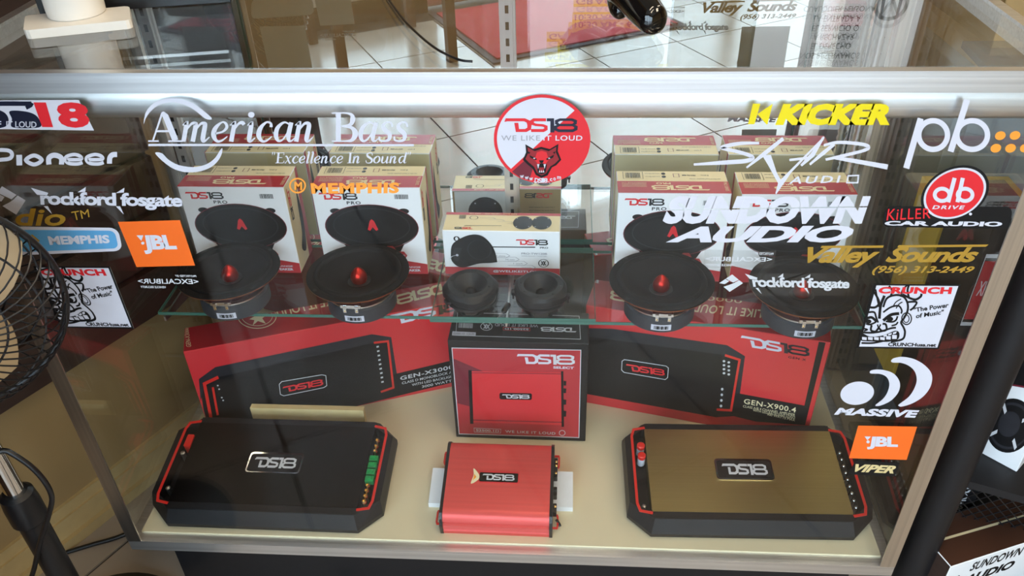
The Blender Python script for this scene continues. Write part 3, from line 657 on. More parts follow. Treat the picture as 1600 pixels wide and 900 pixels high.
# --- black carton in the middle
t, a, tp = amp_carton('amplifier_carton', 'upright black carton with a red amplifier picture in the middle of the deck', (713, 683), (914.6, 690), (0, 0), .229, .085,
                      dict(front=BLK_P, back=BLK_P, left=BLK_P, right=BLK_P, top=BLK_P, bottom=BLK_P))
z = Z(680, 490, .2334)
a.poly('red_panel', RED_P, z((114,232),(973,247),(960,828),(162,803)), 1); a.stroke('white_border', SILV, z((112,230),(975,245),(962,830),(160,805)), 1.2, 2, True)
a.poly('red_panel', MAROON, z((120,300),(330,390),(300,640),(150,600)), 1.5)
a.poly('amplifier_picture', RED_B, z((236,386),(856,394),(856,748),(250,728)), 3)
a.stroke('amplifier_picture', MAROON, z((240,396),(850,404)), 1.0, 4); a.stroke('amplifier_picture', MAROON, z((250,712),(850,728)), 1.2, 4)
a.poly('amplifier_picture', BLK_P, z((222,378),(244,378),(256,738),(234,738)), 4); a.poly('amplifier_picture', BLK_P, z((842,386),(858,386),(862,758),(846,758)), 4)
for y0, y1 in ((450, 482), (500, 532), (575, 610), (650, 690)): a.poly('amplifier_picture', BLK_P, z((860,y0),(878,y0+2),(876,y1),(860,y1)), 4)
a.poly('badge', BLK_P, z((438,530),(640,534),(648,542),(646,572),(640,578),(440,574),(430,566),(430,538)), 4); ds18(a, 'badge', SILV, SILV, pxq(*z((446,540),(634,543),(632,571),(456,568))), 5)
ds18(a, 'logo', WHITE, SILV, pxq(*z((543,268),(940,276),(936,344),(560,338))), 3); a.text('logo', WHITE, 'SELECT', pxq(*z((790,352),(930,356),(929,372),(790,368))), 3, .035)
a.stroke('lettering', SILV, z((260,766),(440,774),(438,800),(262,793)), .6, 3, True); a.text('lettering', SILV, 'S2500.1D', pxq(*z((272,772),(430,780),(429,794),(273,788))), 3, .02)
a.text('lettering', SILV, 'WE LIKE IT LOUD', pxq(*z((468,780),(806,794),(804,811),(470,797))), 3, .015, spacing=1.15); a.ring('emblem', SILV, *z((850, 799))[0], 4.6, 4.0, .9, 3, n=20)
a.build(t, False)
tp.stroke('white_border', SILV, [(712,524),(907,530),(905,494),(715,488)], .8, 1, True)
barcode(tp, 'barcode', pxq(*z((158,62),(255,66),(252,98),(155,94))), 1, m=SILV); tp.ring('emblem', SILV, *z((343, 86))[0], 9, 6, .9, 1, n=24)
tp.text('emblem', SILV, 'XK', flip(pxq(*z((320,70),(368,72),(366,102),(318,100)))), 1, .05)
tp.text('lettering', GREY_L, 'WE LIKE IT LOUD', flip(pxq(*z((400,64),(690,74),(688,92),(398,84)))), 1, .015)
tp.stroke('lettering', RED_B, z((455,92),(634,96),(634,116),(455,110)), .6, 1, True); tp.text('lettering', SILV, 'S2500.1D', flip(pxq(*z((465,95),(625,99),(625,112),(465,107)))), 1, .02)
ds18(tp, 'logo', SILV, SILV, flip(pxq(*z((705,88),(948,94),(944,126),(705,120)))), 1)
tp.poly('paper_label', WHITE, z((116,118),(272,126),(270,150),(112,146)), 1.5); tp.text('paper_label', BLK, 'S2500.1D 1OHM', pxq(*z((122,126),(262,132),(261,144),(120,140))), 2)
tp.build(t, False)

# ================================================================== amplifiers on the deck
def octo(hw, y0, y1, cx, cy, zz): return [Vector(p) for p in ((-hw+cx,y0,zz),(hw-cx,y0,zz),(hw,y0+cy,zz),(hw,y1-cy,zz),(hw-cx,y1,zz),(-hw+cx,y1,zz),(-hw,y1-cy,zz),(-hw,y0+cy,zz))]
def big_amp(label, loc, tilt, rz, panel):
    t = thing('amplifier', label, 'amplifier', loc, (tilt, 0, rz)); hw, L, h_ = .1955, .212, .035
    b = MB()
    outer = [octo(hw, 0, L, .036, .034, .002), octo(hw, -.001, L+.001, .036, .034, .012), octo(hw-.003, .013, L-.013, .038, .030, h_)]
    inner = [octo(hw-.0165, .027, L-.027, .016, .012, h_), octo(hw-.0165, .027, L-.027, .016, .012, .012)]
    b.loft(outer+inner, AMPF, (True, True)); b.build('shell', t, None, False)
    MB().rbox((-.158, .0255, .012), (.158, L-.0255, h_+.0012), .002, panel).build('top_panel', t, None, False)
    for y0, y1, nm in ((.014, .0255, 'edge_strip'), (L-.0255, L-.014, 'edge_strip')):
        MB().box((-.158, y0, h_-.0003), (.158, y1, h_+.0006), AMPF).build(nm, t, None, False)
    for sx in (-1, 1):
        a = Art(face_map((0, 0, h_+.0003), (1, 0, 0), (0, 1, 0)))
        v, f = stroke2d([(sx*.157, .0225), (sx*.1765, .0265), (sx*.1805, .040), (sx*.1805, L-.040), (sx*.1765, L-.0265), (sx*.157, L-.0225)], .0042)
        n = len(v); b = MB(); pts = [Vector((x, y, h_)) for x, y in v]+[Vector((x, y, h_+.0015)) for x, y in v]
        b.add(pts, [tuple(i+n for i in q) for q in f]+[(i, i+2, i+2+n, i+n) for i in range(0, n-2)], REDA2); b.build('red_trim', t, None, False)
    bd = MB().rbox((-.047, L/2-.0205, h_+.001), (.047, L/2+.0205, h_+.0030), .006, CHROME).build('badge', t, None, False)
    MB().rbox((-.0445, L/2-.0185, h_+.0028), (.0445, L/2+.0165, h_+.0034), .005, PLASTIC).build('badge_face', bd, None, False)
    a = Art(face_map((0, 0, h_+.0034), (1, 0, 0), (0, 1, 0))); ds18(a, 'logo', SILV, SILV, rect(-.036, L/2-.0115, .038, L/2+.0105), 1); a.build(bd, False)
    return t, L, h_
TILT = math.radians(8)
A1 = U(268, 822, 2, ZD); A2 = U(567, 834, 2, ZD)
t, L, h_ = big_amp('black amplifier with green connectors at the front left of the deck', (-.3925, .027, ZD), TILT, -.006, AMPB)
for k in range(4):
    b = MB(); b.box((.1615, .062+.0135*k+.012, .030), (.1755, .072+.0135*k+.012, .041), GREEN); b.box((.164, .064+.0135*k+.012, .041), (.173, .069+.0135*k+.012, .0455), GREEN); b.build('connector', t, None, False)
for yy in (.036, .046, .056, .066, .134, .144, .156):
    MB().lathe([(.0042, .018), (.0042, .040), (.003, .0425), (.0016, .0425), (.0016, .040)], GOLD_M, 14, Matrix.Translation((.168, yy, 0))).build('terminal_screw', t, 40, False)
for yy in (.05, .12): MB().lathe([(.004, .014), (.004, .038), (.002, .039)], STEEL, 14, Matrix.Translation((-.167, yy, 0))).build('terminal_screw', t, 40, False)
MB().rbox((-.172, .135, .016), (-.160, .160, .036), .002, REDA2).build('fuse', t, None, False)
t, L, h_ = big_amp('amplifier with a warm reflection painted into its brushed top panel at the front right of the deck', (.399, .041, ZD), TILT, .018, AMP_REFL)
for yy in (.128, .148):
    f_ = MB().lathe([(.0065, .018), (.0065, .036)], WHITE, 18, Matrix.Translation((-.167, yy, 0))).build('fuse', t, 40, False)
    MB().lathe([(.0068, .036), (.0068, .0425), (.005, .0440)], REDA2, 18, Matrix.Translation((-.167, yy, 0))).build('cap', f_, 40, False)
for yy in (.035, .045): MB().lathe([(.0034, .013), (.0034, .020), (.002, .021)], STEEL, 12, Matrix.Translation((-.172+.004*(yy > .04), yy, 0))).build('terminal_screw', t, 40, False)
for k in range(9): MB().lathe([(.0025, .014), (.0025, .034), (.0015, .035)], STEEL, 10, Matrix.Translation((.166, .04+.013*k, 0))).build('terminal_screw', t, 40, False)
# small red amplifier
sa = thing('amplifier', 'small bright red amplifier with black end plates at the front middle of the deck', 'amplifier', (-.0085, .033, ZD), (math.radians(12), 0, -.008))
L = .154; half = [(0, 0), (0, .008), (.0025, .0095), (.0025, .0135), (.0, .0150), (.002, .0225), (.0055, .024), (.0055, .0285), (.004, .030), (.0075, .0375), (.013, .0425), (.022, .0445)]
prof = half+[(L-y, zz) for y, zz in reversed(half)]
MB().loft([[(x, y, zz) for y, zz in prof] for x in (-.0855, .0855)], REDA, (True, True)).build('shell', sa, 30, False)
for x0, x1 in ((-.0905, -.0855), (.0855, .0905)):
    b = MB(); pl = [(y+(.001 if y > L/2 else -.001), zz+.001) for y, zz in [(0, -.001), (0, .024), (.006, .036), (.014, .044), (L-.014, .044), (L-.006, .036), (L, .024), (L, -.001)]]
    b.loft([[(x, y, zz) for y, zz in pl] for x in (x0, x1)], PLASTIC, (True, True)); b.build('end_plate', sa, None, False)
for sx, yy in ((-1, .012), (1, .012), (-1, .122), (1, .122)):
    a = Art(face_map((0, 0, .006), (1, 0, 0), (0, 1, 0))); x = sx*.0945
    v, f = stroke2d([(sx*.0895, yy), (sx*.0975, yy), (sx*.0985, yy+.003), (sx*.0985, yy+.019), (sx*.0975, yy+.022), (sx*.0895, yy+.022)], .003)
    b = MB(); n = len(v); b.add([(p[0], p[1], .006) for p in v]+[(p[0], p[1], .009) for p in v], [tuple(i+n for i in q) for q in f]+[(i, i+2, i+2+n, i+n) for i in range(n-2)], REDA2); b.build('mounting_tab', sa, None, False)
for y0, y1 in ((.115, .130), (.094, .108), (.071, .076), (.060, .066), (.030, .046)):
    MB().rbox((.0905, y0, .012), (.0965, y1, .026), .001, PLASTIC).build('terminal', sa, None, False)
for yy in (.1225, .101, .115, .040): MB().lathe([(.0025, .026), (.0025, .0275), (.0015, .028)], GOLD_M, 12, Matrix.Translation((.0938, yy, 0))).build('terminal_screw', sa, 40, False)
kb = MB().tube([(.096, .026, .010), (.1015, .020, .006), (.103, .017, .004)], .0022, PLASTIC, 10).build('control_plug', sa, 50, False)
bd = MB().rbox((-.032, L/2-.008, .0445), (.034, L/2+.013, .0460), .002, RED_B).build('badge', sa, None, False)
MB().rbox((-.031, L/2-.007, .0458), (.0325, L/2+.0095, .0466), .002, GLOSSB).build('badge_face', bd, None, False)
a = Art(face_map((0, 0, .0466), (1, 0, 0), (0, 1, 0))); ds18(a, 'logo', SILV, SILV, rect(-.026, L/2-.0045, .027, L/2+.0070), 1)
a.blob('hologram_seal', CREAM, [(-.044, L/2-.012), (-.034, L/2-.006), (-.031, L/2+.001), (-.034, L/2+.008), (-.042, L/2+.016), (-.041, L/2+.004)], 1)
a.poly('hologram_seal', ORANGE2, [(-.041, L/2-.006), (-.036, L/2), (-.040, L/2+.006)], 2); a.build(bd, False)
# props under the amplifiers
def prop(name, label, x0, x1, y0, y1, h0, h1, mt):
    o = MB().loft([[(x0, y0, ZD), (x1, y0, ZD), (x1, y0, ZD+h0), (x0, y0, ZD+h0)], [(x0, y1, ZD), (x1, y1, ZD), (x1, y1, ZD+h1), (x0, y1, ZD+h1)]], mt).build(name)
    return tag(o, label, 'block')
tl = math.tan(TILT)
prop('foam_block', 'white foam block propping up the small red amplifier', -.126, .115, .085, .150, .0103, .0240, FOAM)
prop('foam_block', 'cream block standing behind the black amplifier at the left', -.470, -.262, .2425, .2535, .066, .066, CREAMB)
prop('foam_block', 'cream block under the rear of the front right amplifier', .30, .50, .185, .232, .0165, .0230, CREAMB)
#MARK_STICKERS
# ================================================================== stickers on the front glass
class Sticker(Art):
    def __init__(s, name, label): super().__init__(GLASS_MAP); s.name = name; s.label = label
    def back(s, pts): s.poly('backing', BACKV, pts, -1)
    def done(s):
        vs = [p for b in s.parts.values() for p in b.v]
        lo = Vector((sum(p.x for p in vs)/len(vs), YG, min(p.z for p in vs)))
        if len(s.parts) == 1:
            b = list(s.parts.values())[0]; o = b.build(s.name); tag(o, s.label, 'sticker'); return o
        t = thing(s.name, s.label, 'sticker', lo)
        s.build(t); return t
def wcircle(cpx, rpx, n=48, dz=0):       # a true circle on the glass given its centre and half width in the photograph
    c = U(cpx[0], cpx[1], 1, YG); r = (U(cpx[0]+rpx, cpx[1], 1, YG).x-U(cpx[0]-rpx, cpx[1], 1, YG).x)/2
    def proj(P):
        d = P-CP; zc = d.dot(fw); return (800+FPX*d.dot(rt)/zc, 450+FPX*d.dot(dn)/zc)
    return [proj(c+Vector((r*math.cos(2*math.pi*i/n), 0, r*math.sin(2*math.pi*i/n)))) for i in range(n)]

# 1 leaning white badge at the far left
s = Sticker('vinyl_sticker', 'white slanted sticker with navy and red logo at the top left of the glass')
q = [(-46,157),(123,156),(147,204),(-44,201)]; s.back(q); s.poly('face', WHITE, q, 0)
s.text('red_numerals', REDV, '18', pxq((52,159.5),(137,160),(141,200),(66,199)), 1, .05)
z = Z(0, 0, .3375)
s.curve('navy_lettering', NAVY, z((-110,485),(20,478),(140,482),(120,500)), 6, 1); s.stroke('navy_lettering', NAVY, z((0,480),(145,480)), 7, 1)
s.blob('navy_lettering', NAVY, z((-80,500),(-20,505),(25,525),(40,560),(20,588),(-60,590)), 1)
s.blob('navy_lettering', NAVY, z((45,515),(110,515),(160,530),(185,560),(180,590),(60,590),(55,550)), 1)
s.text('small_lettering', WHITE, 'IF  IT LOUD', pxq((-6,189),(57,190),(57,199.5),(-6,199)), 2, .01); s.done()
# 2 wide rounded white lettering
s = Sticker('vinyl_lettering', 'wide rounded white lettering directly below the slanted navy and red sticker')
z = Z(0, 190, .189); W_ = 6.4
s.curve('P', WHITE, z((-150,245),(-20,235),(70,240),(100,270),(80,305),(10,315),(-60,315)), 6, 1); s.stroke('P', WHITE, z((-120,245),(-120,370)), 8, 1)
s.stroke('i', WHITE, z((158,275),(160,362)), 9, 1)
s.curve('o', WHITE, z((282,280),(345,318),(282,355),(215,318)), 6.2, 1, True)
s.curve('n', WHITE, z((405,355),(405,300),(450,278),(505,300),(508,355)), 8, 1)
for x in (610, 785): s.curve('e', WHITE, z((x-60,315),(x+55,312),(x+50,285),(x,272),(x-60,290),(x-70,318),(x-40,345),(x+30,350),(x+72,338)), 5.4, 1)
s.curve('r', WHITE, z((905,348),(908,300),(930,275),(968,272)), 8, 1); s.done()
# 3 the large serif lettering with the two arcs
T_, t_ = .15, .05
GL = {
 'A': (.98, [[(.46,1.0,.05),(.40,.98,.06),(.12,.03,.055)], [(.40,1.0,.10),(.50,.88,.18),(.80,.04,.19)], [(.20,.36,.06),(.66,.36,.06)], [(-.02,.02,.05),(.30,.02,.05)], [(.58,.02,.05),(1.02,.02,.05)]]),
 'B': (.80, [[(.20,.97,.16),(.20,.03,.16)], [(.0,.98,.045),(.42,.98,.05),(.60,.92,.10),(.64,.76,.16),(.56,.58,.10),(.30,.53,.05)], [(.30,.53,.05),(.60,.48,.10),(.72,.28,.18),(.62,.06,.11),(.40,.02,.05),(.0,.02,.045)]]),
 'E': (.70, [[(.18,.97,.16),(.18,.03,.16)], [(.0,.98,.05),(.60,.98,.05),(.62,.78,.05)], [(.18,.52,.05),(.48,.52,.05)], [(.0,.02,.05),(.62,.02,.05),(.68,.24,.05)]]),
 'I': (.42, [[(.20,.97,.16),(.20,.03,.16)], [(.02,.98,.05),(.38,.98,.05)], [(.02,.02,.05),(.38,.02,.05)]]),
 'S': (.62, [[(.50,.74,.05),(.46,.94,.06),(.28,.99,.06),(.10,.86,.12),(.14,.66,.16),(.34,.50,.18),(.50,.32,.16),(.46,.08,.10),(.28,.01,.06),(.10,.06,.06),(.04,.30,.05)]]),
 'a': (.62, [[(.44,.60,.05),(.28,.66,.06),(.10,.48,.12),(.06,.22,.14),(.14,.03,.08),(.28,.08,.05),(.42,.34,.05)], [(.50,.66,.13),(.44,.24,.14),(.46,.05,.10),(.54,.03,.05),(.62,.12,.03)]]),
 'c': (.52, [[(.42,.50,.10),(.40,.63,.07),(.26,.66,.06),(.10,.46,.13),(.06,.22,.15),(.16,.03,.09),(.30,.03,.06),(.46,.18,.03)]]),
 'd': (.64, [[(.44,.60,.05),(.28,.66,.06),(.10,.48,.12),(.06,.22,.14),(.14,.03,.08),(.28,.08,.05),(.42,.34,.05)], [(.56,1.04,.13),(.46,.24,.14),(.47,.05,.10),(.55,.03,.05),(.63,.12,.03)]]),
 'e': (.54, [[(.10,.28,.05),(.32,.34,.06),(.44,.48,.09),(.40,.63,.08),(.28,.66,.05),(.10,.46,.13),(.06,.22,.15),(.16,.03,.09),(.30,.03,.06),(.48,.18,.03)]]),
 'i': (.32, [[(.02,.56,.03),(.12,.62,.08),(.14,.58,.13),(.10,.10,.14),(.16,.02,.07),(.28,.14,.03)]]),
 'l': (.32, [[(.06,1.0,.03),(.20,1.0,.13),(.11,.12,.14),(.16,.02,.07),(.28,.14,.03)]]),
 'm': (.90, [[(.0,.56,.03),(.10,.63,.08),(.12,.58,.13),(.06,.0,.14)], [(.10,.34,.04),(.26,.60,.07),(.38,.62,.12),(.40,.52,.14),(.34,.0,.14)], [(.38,.34,.04),(.54,.60,.07),(.66,.62,.12),(.68,.52,.14),(.64,.10,.14),(.70,.02,.07),(.84,.16,.03)]]),
 'n': (.70, [[(.0,.56,.03),(.10,.63,.08),(.12,.58,.13),(.06,.0,.14)], [(.10,.34,.04),(.26,.60,.07),(.38,.63,.11),(.42,.52,.14),(.37,.10,.14),(.43,.02,.07),(.56,.16,.03)]]),
 'o': (.58, [[(.30,.66,.06),(.46,.54,.12),(.46,.22,.14),(.26,.02,.06),(.08,.14,.12),(.08,.44,.14),(.30,.66,.06)]]),
 'r': (.50, [[(.0,.56,.03),(.10,.63,.08),(.12,.58,.13),(.06,.0,.14)], [(.10,.34,.04),(.24,.60,.07),(.36,.65,.11),(.42,.58,.11)]]),
 's': (.46, [[(.38,.50,.06),(.34,.64,.06),(.20,.66,.06),(.10,.54,.11),(.18,.40,.14),(.32,.26,.14),(.32,.08,.10),(.18,.02,.06),(.04,.06,.06),(.02,.18,.06)]]),
 'u': (.68, [[(.02,.58,.03),(.12,.64,.08),(.12,.52,.13),(.09,.16,.13),(.18,.03,.09),(.32,.10,.05),(.46,.36,.04)], [(.52,.66,.13),(.46,.12,.14),(.52,.02,.07),(.64,.14,.03)]]),
 'x': (.60, [[(.04,.62,.05),(.16,.62,.10),(.40,.04,.12),(.52,.06,.04)], [(.50,.60,.09),(.40,.62,.05),(.12,.04,.05),(.04,.06,.09)]]),
 '"': (.36, [[(.08,1.06,.08),(.05,.76,.03)], [(.24,1.06,.08),(.21,.76,.03)]]), ' ': (.30, [])}
def serif(s, part, mt, body, x0, x1, base, cap, layer=1, shear=.10, lift=None):
    tot = sum(GL[c][0] for c in body); k = (x1-x0)/tot; x = x0
    for c in body:
        wd, sts = GL[c]
        for st in sts:
            up = lambda p: (x+p[0]*k+(shear*cap*p[1] if c not in 'AB' else 0), base-p[1]*cap, p[2]*(k+cap)*.52)
            pts = curve2d(st, 5) if len(st) > 2 and c not in 'AE' or len(st) > 4 else st
            s.stroke(part, mt, [up(p) for p in pts], 1, layer)
        if c == 'i': s.ell(part, mt, x+.12*k+shear*cap*.9, base-.92*cap, .10*k, .10*cap, layer, n=14)
        x += wd*k
z = Z(220, 140, .275); zz = lambda x, y: z((x, y))[0]
s = Sticker('vinyl_lettering', 'large white serif lettering with two white arcs, an underline and a motto')
serif(s, 'lettering', WHITE, 'American', zz(46, 0)[0], zz(1003, 0)[0], zz(0, 296)[1], 166*.275, 1, .06)
serif(s, 'lettering', WHITE, 'Bass', zz(1085, 0)[0], zz(1520, 0)[0], zz(0, 296)[1], 166*.275, 1, .10)
s.poly('underline', WHITE, z((43,308),(1552,310),(1552,322),(43,321)), 1)
s.blob('upper_arc', WHITE, z((16,198),(28,130),(70,80),(130,54),(200,50),(280,70),(350,115),(404,165),(366,165),(310,120),(250,88),(180,72),(110,85),(60,120),(30,160)), 1)
s.blob('lower_arc', WHITE, z((82,362),(120,362),(160,400),(220,430),(300,440),(370,425),(420,390),(450,345),(463,335),(458,370),(430,415),(380,450),(300,470),(210,460),(140,420)), 1)
serif(s, 'motto', WHITE, '"Excellence In Sound"', zz(738, 0)[0], zz(1535, 0)[0], zz(0, 418)[1], 60*.275, 1, .10); s.done()
# 4 rockford lettering, left, white, and its film-backed sibling at the right
def rockford(label, mt, z, text_q, film=None, dia=None, k=1.0):
    s = Sticker('vinyl_lettering', label)
    if film: s.poly('clear_film', G_FILM, film, 0)
    cx, cy = sum(p[0] for p in dia)/4, sum(p[1] for p in dia)/4
    g = bil([dia[3], dia[2], dia[1], dia[0]])
    for pts in ([(0,1),(.62,1),(.55,.62),(0,.52)], [(.66,1),(1,1),(1,0),(.42,0),(.56,.42),(.62,.66)], [(0,.48),(.30,.52),(.30,.20),(0,0)]): s.poly('diamond_emblem', mt, [g(*p) for p in pts], 1)
    a_, b_, c_, d_ = text_q; q2 = pxq(a_, b_, c_, d_); G = bil(q2)
    s.text('lettering', mt, 'rockford fosgate', q2, 1, .035, spacing=.9)
    s.poly('lettering', mt, [G(-.06,1.20),(G(.06,.92)),G(.05,.78),G(-.02,.80)], 1); s.poly('lettering', mt, [G(.02,.15),G(.05,.15),G(.075,-.30)], 1)
    for x in (.265, .535): s.poly('lettering', mt, [G(x,.98),G(x+.06,1.30),G(x+.055,1.02)], 1)
    s.poly('lettering', mt, [G(.53,.2),G(.56,.2),G(.585,-.28)], 1)
    s.done()
rockford('white gothic style lettering with diamond at the left edge above the blue badge', WHITE, None, [(62,299),(285,303),(285,329),(64,326)], None, [(3,291),(40,313),(25.5,335.5),(-12,312)])
rockford('pale grey gothic style lettering with diamond on clear film over the right speaker', SILV, None, [(1174,432),(1329,436),(1326,455),(1178,453)],
         [(1170,427),(1342,427),(1334,462),(1164,462)], [(1144,428.8),(1161,442.5),(1140,456),(1123.5,442.5)])
# 5 gold letters
s = Sticker('vinyl_lettering', 'dull gold letters dio with TM mark above the blue badge')
s.text('lettering', GOLDV, 'dio', pxq((24,325),(105,327),(101,353),(24,353)), 1, .02, .1); s.text('trade_mark', GOLDV, 'TM', pxq((111,331),(138,327),(140,339),(115,345)), 1); s.done()
# 6 blue badge
def rrect(q, r, n=5):
    g = bil(q); rx, ry = r; out = []
    for cx, cy, a0 in ((1-rx,1-ry,0),(rx,1-ry,90),(rx,ry,180),(1-rx,ry,270)):
        for k in range(n+1):
            t = math.radians(a0+90*k/n); out.append(g(cx+rx*math.cos(t), cy+ry*math.sin(t)))
    return out
s = Sticker('vinyl_sticker', 'light blue rounded badge with white outline, its left end behind the fan')
q = pxq((18,354),(184,356),(192,392),(26,399)); s.poly('backing', BACKV, rrect(q, (.08, .3)), -1); s.poly('white_outline', WHITE, rrect(q, (.08, .3)), 0)
s.poly('blue_field', BLUEV, rrect(pxq((25,359),(179,360.5),(185.5,388),(31,394)), (.06, .28)), 1)
s.text('lettering', WHITE, 'MEMPHIS', pxq((74,369),(170,367),(172,380),(78,383)), 2, .045)
s.poly('emblem', GOLDV, [(50,366),(62,376),(54,388),(42,378)], 2); s.poly('emblem', NAVY, [(50,370),(56,377),(51,384),(46,378)], 3); s.done()
# 7 orange badges
def jbl(label, q, tq):
    s = Sticker('vinyl_sticker', label); s.back(q); s.poly('orange_field', ORANGE, q, 0)
    G = bil(pxq(*tq))
    s.text('lettering', WHITE, 'JBL', pxq(*tq), 1, .05, spacing=.92); s.poly('exclamation_mark', WHITE, [G(-.16,1), G(.06,1), G(-.03,.70)], 1); s.ell('exclamation_mark', WHITE, *G(.0,.58), 2.6, 2.4, 1, n=14)
    s.done()
jbl('orange slanted badge with white letters left of the leftmost speaker', [(184,346.7),(281,344),(304.8,414.9),(213.3,417.2)], [(221,367.6),(270,367),(279.5,396),(226,397)])
jbl('orange slanted badge with white letters in the lower right of the glass', [(1341,665),(1433,666.6),(1416.6,718.6),(1326.4,716)], [(1358,682),(1403,682.5),(1403,703),(1354,702)])
# 8 the cartoon mask stickers: drawn once, copied to the left
s = Sticker('vinyl_sticker', 'white square sticker with black mask drawing on the right side of the glass'); z = Z(1280, 360, .2)
q = [(1365.4,443.6),(1501.5,444.6),(1466.7,545.5),(1338.4,543.8)]; s.back(q); s.poly('black_border', BLK, q, 0)
s.poly('white_field', WHITE, [(1369.5,446),(1497.5,447),(1464.5,543),(1342.5,541.5)], 1)
s.text('red_lettering', REDV, 'CRUNCH', pxq(*z((472,442),(1042,444),(1030,498),(458,494))), 3, .05, spacing=1.05)
s.text('motto', BLK, '"The Power', pxq(*z((735,605),(1015,562),(1008,602),(740,640))), 2, .03); s.text('motto', BLK, 'of Music"', pxq(*z((755,652),(975,618),(968,655),(755,688))), 2, .03)
s.text('web_address', BLK, 'CRUNCHusa.net', pxq((1388,535),(1463.5,536.5),(1462,542),(1387,541)), 2, .04)
B_ = lambda pts, wd=1.5: s.curve('mask_drawing', BLK, z(*pts), wd*1.35, 2)
B_([(385,600),(440,600),(468,560),(430,480)], 2.6); B_([(510,510),(480,590),(470,690)], 3.2); B_([(440,460),(455,540),(470,600)], 2)
B_([(500,600),(530,530),(600,505),(660,520),(690,570),(690,630),(660,690)], 2.4); B_([(500,640),(560,600),(620,590),(645,625),(640,650)], 2)
B_([(385,640),(430,640),(445,680),(460,720)], 2.2); B_([(365,690),(410,680),(450,715)], 3.0); B_([(500,705),(560,660),(625,650)], 3.4)
B_([(520,710),(570,715),(600,700),(612,670)], 2); B_([(365,730),(400,735),(445,715)], 2)
s.ell('mask_drawing', BLK, *z((552, 692))[0], 5.2, 3.8, 2, n=16); s.ell('mask_drawing', BLK, *z((385, 712))[0], 4.6, 3.4, 2, n=16)
B_([(410,740),(405,780),(440,790),(465,765),(490,785),(525,775),(520,735),(495,730)], 2.4); B_([(455,735),(465,760),(480,735)], 1.6)
B_([(345,765),(375,775),(350,785)], 1.8); B_([(565,745),(600,735),(615,715)], 1.8)
B_([(660,690),(640,720),(660,760),(670,800),(650,850),(560,870)], 2.4)
s.blob('mask_drawing', BLK, z((325,800),(400,830),(500,820),(590,785),(625,800),(615,850),(540,870),(420,868),(322,858)), 2)
for k in range(6): s.poly('teeth', WHITE, z((335+47*k,832-(k > 3)*8*(k-3)),(372+47*k,836-(k > 3)*9*(k-3)),(370+47*k,858-(k > 3)*5*(k-3)),(335+47*k,854-(k > 3)*3*(k-3))), 3)
for k in range(3): s.poly('teeth', WHITE, z((500+38*k,822-12*k),(530+38*k,812-12*k),(528+36*k,826-10*k),(505+36*k,832-10*k)), 3)
s.ring('mask_drawing', BLK, *z((683, 690))[0], 7.6, 9.2, 1.8, 2, n=20); s.ring('mask_drawing', BLK, *z((680, 690))[0], 4.4, 6.0, 1.4, 2, n=18)
B_([(690,560),(760,560),(740,600),(710,625)], 2.2); B_([(650,500),(740,540),(790,520),(800,495)], 2.6); B_([(700,520),(690,470),(700,430)], 2.4); B_([(560,510),(570,470),(545,435)], 2.4)
B_([(640,520),(650,470),(690,425)], 2.0); B_([(580,590),(600,560),(640,535)], 1.2); B_([(600,610),(625,575),(650,560)], 1.2)
B_([(330,880),(420,880),(520,860)], 2.0); B_([(325,795),(400,800),(480,790),(560,765),(600,760)], 2.2)
cr = s.done()
c2 = copy_tree(cr); c2['label'] = 'white square sticker with black mask drawing on the left, partly behind the fan'
c2.location = cr.location+(U(171.5, 416.6, 1, YG)-U(1501.5, 444.6, 1, YG))
# 9 mirrored lettering on clear film
def excal(label, film, q, q1, q2):
    s = Sticker('vinyl_lettering', label); s.poly('clear_film', G_FILM, film, 0)
    s.text('lettering', SILV, '<EXCALIBUR>', pxq(*q), 1, .02, mirror=True); s.text('small_lettering', SILV, 'PROTECTED BY', pxq(*q1), 1, .03, mirror=True); s.text('small_lettering', SILV, 'VEHICLE SECURITY', pxq(*q2), 1, .03, mirror=True); s.done()
excal('clear film with reversed silver lettering under the left orange badge', [(209,426.7),(310,427.7),(316,452.5),(217.7,451)], [(215,435.5),(309,436),(311,444),(216,443)], [(273,429.5),(306,430),(307,433),(274,432.5)], [(219,446.5),(259,447),(260,450.5),(220,450)])
excal('clear film with reversed silver lettering between the two right speakers', [(1101,390),(1213,392),(1208,419),(1099,418)], [(1103,401),(1207,402),(1206,409),(1103,408)], [(1180,394),(1209,395),(1208,398.5),(1180,398)], [(1102,412),(1148,412.5),(1147,416),(1102,415.5)])
# 10 gold lettering
s = Sticker('vinyl_lettering', 'yellow gold lettering with round emblem over the second speaker carton from the left'); s.ring('emblem', ORANGE2, 465, 290, 12, 11, 2.5, 1, n=24)
s.text('emblem', ORANGE2, 'M', pxq((460,284),(472,284),(472,297),(460,297)), 1, .04); s.text('lettering', ORANGE2, 'MEMPHIS', pxq((485,286),(624,285),(623,302),(487,303)), 1, .05, spacing=1.1); s.done()
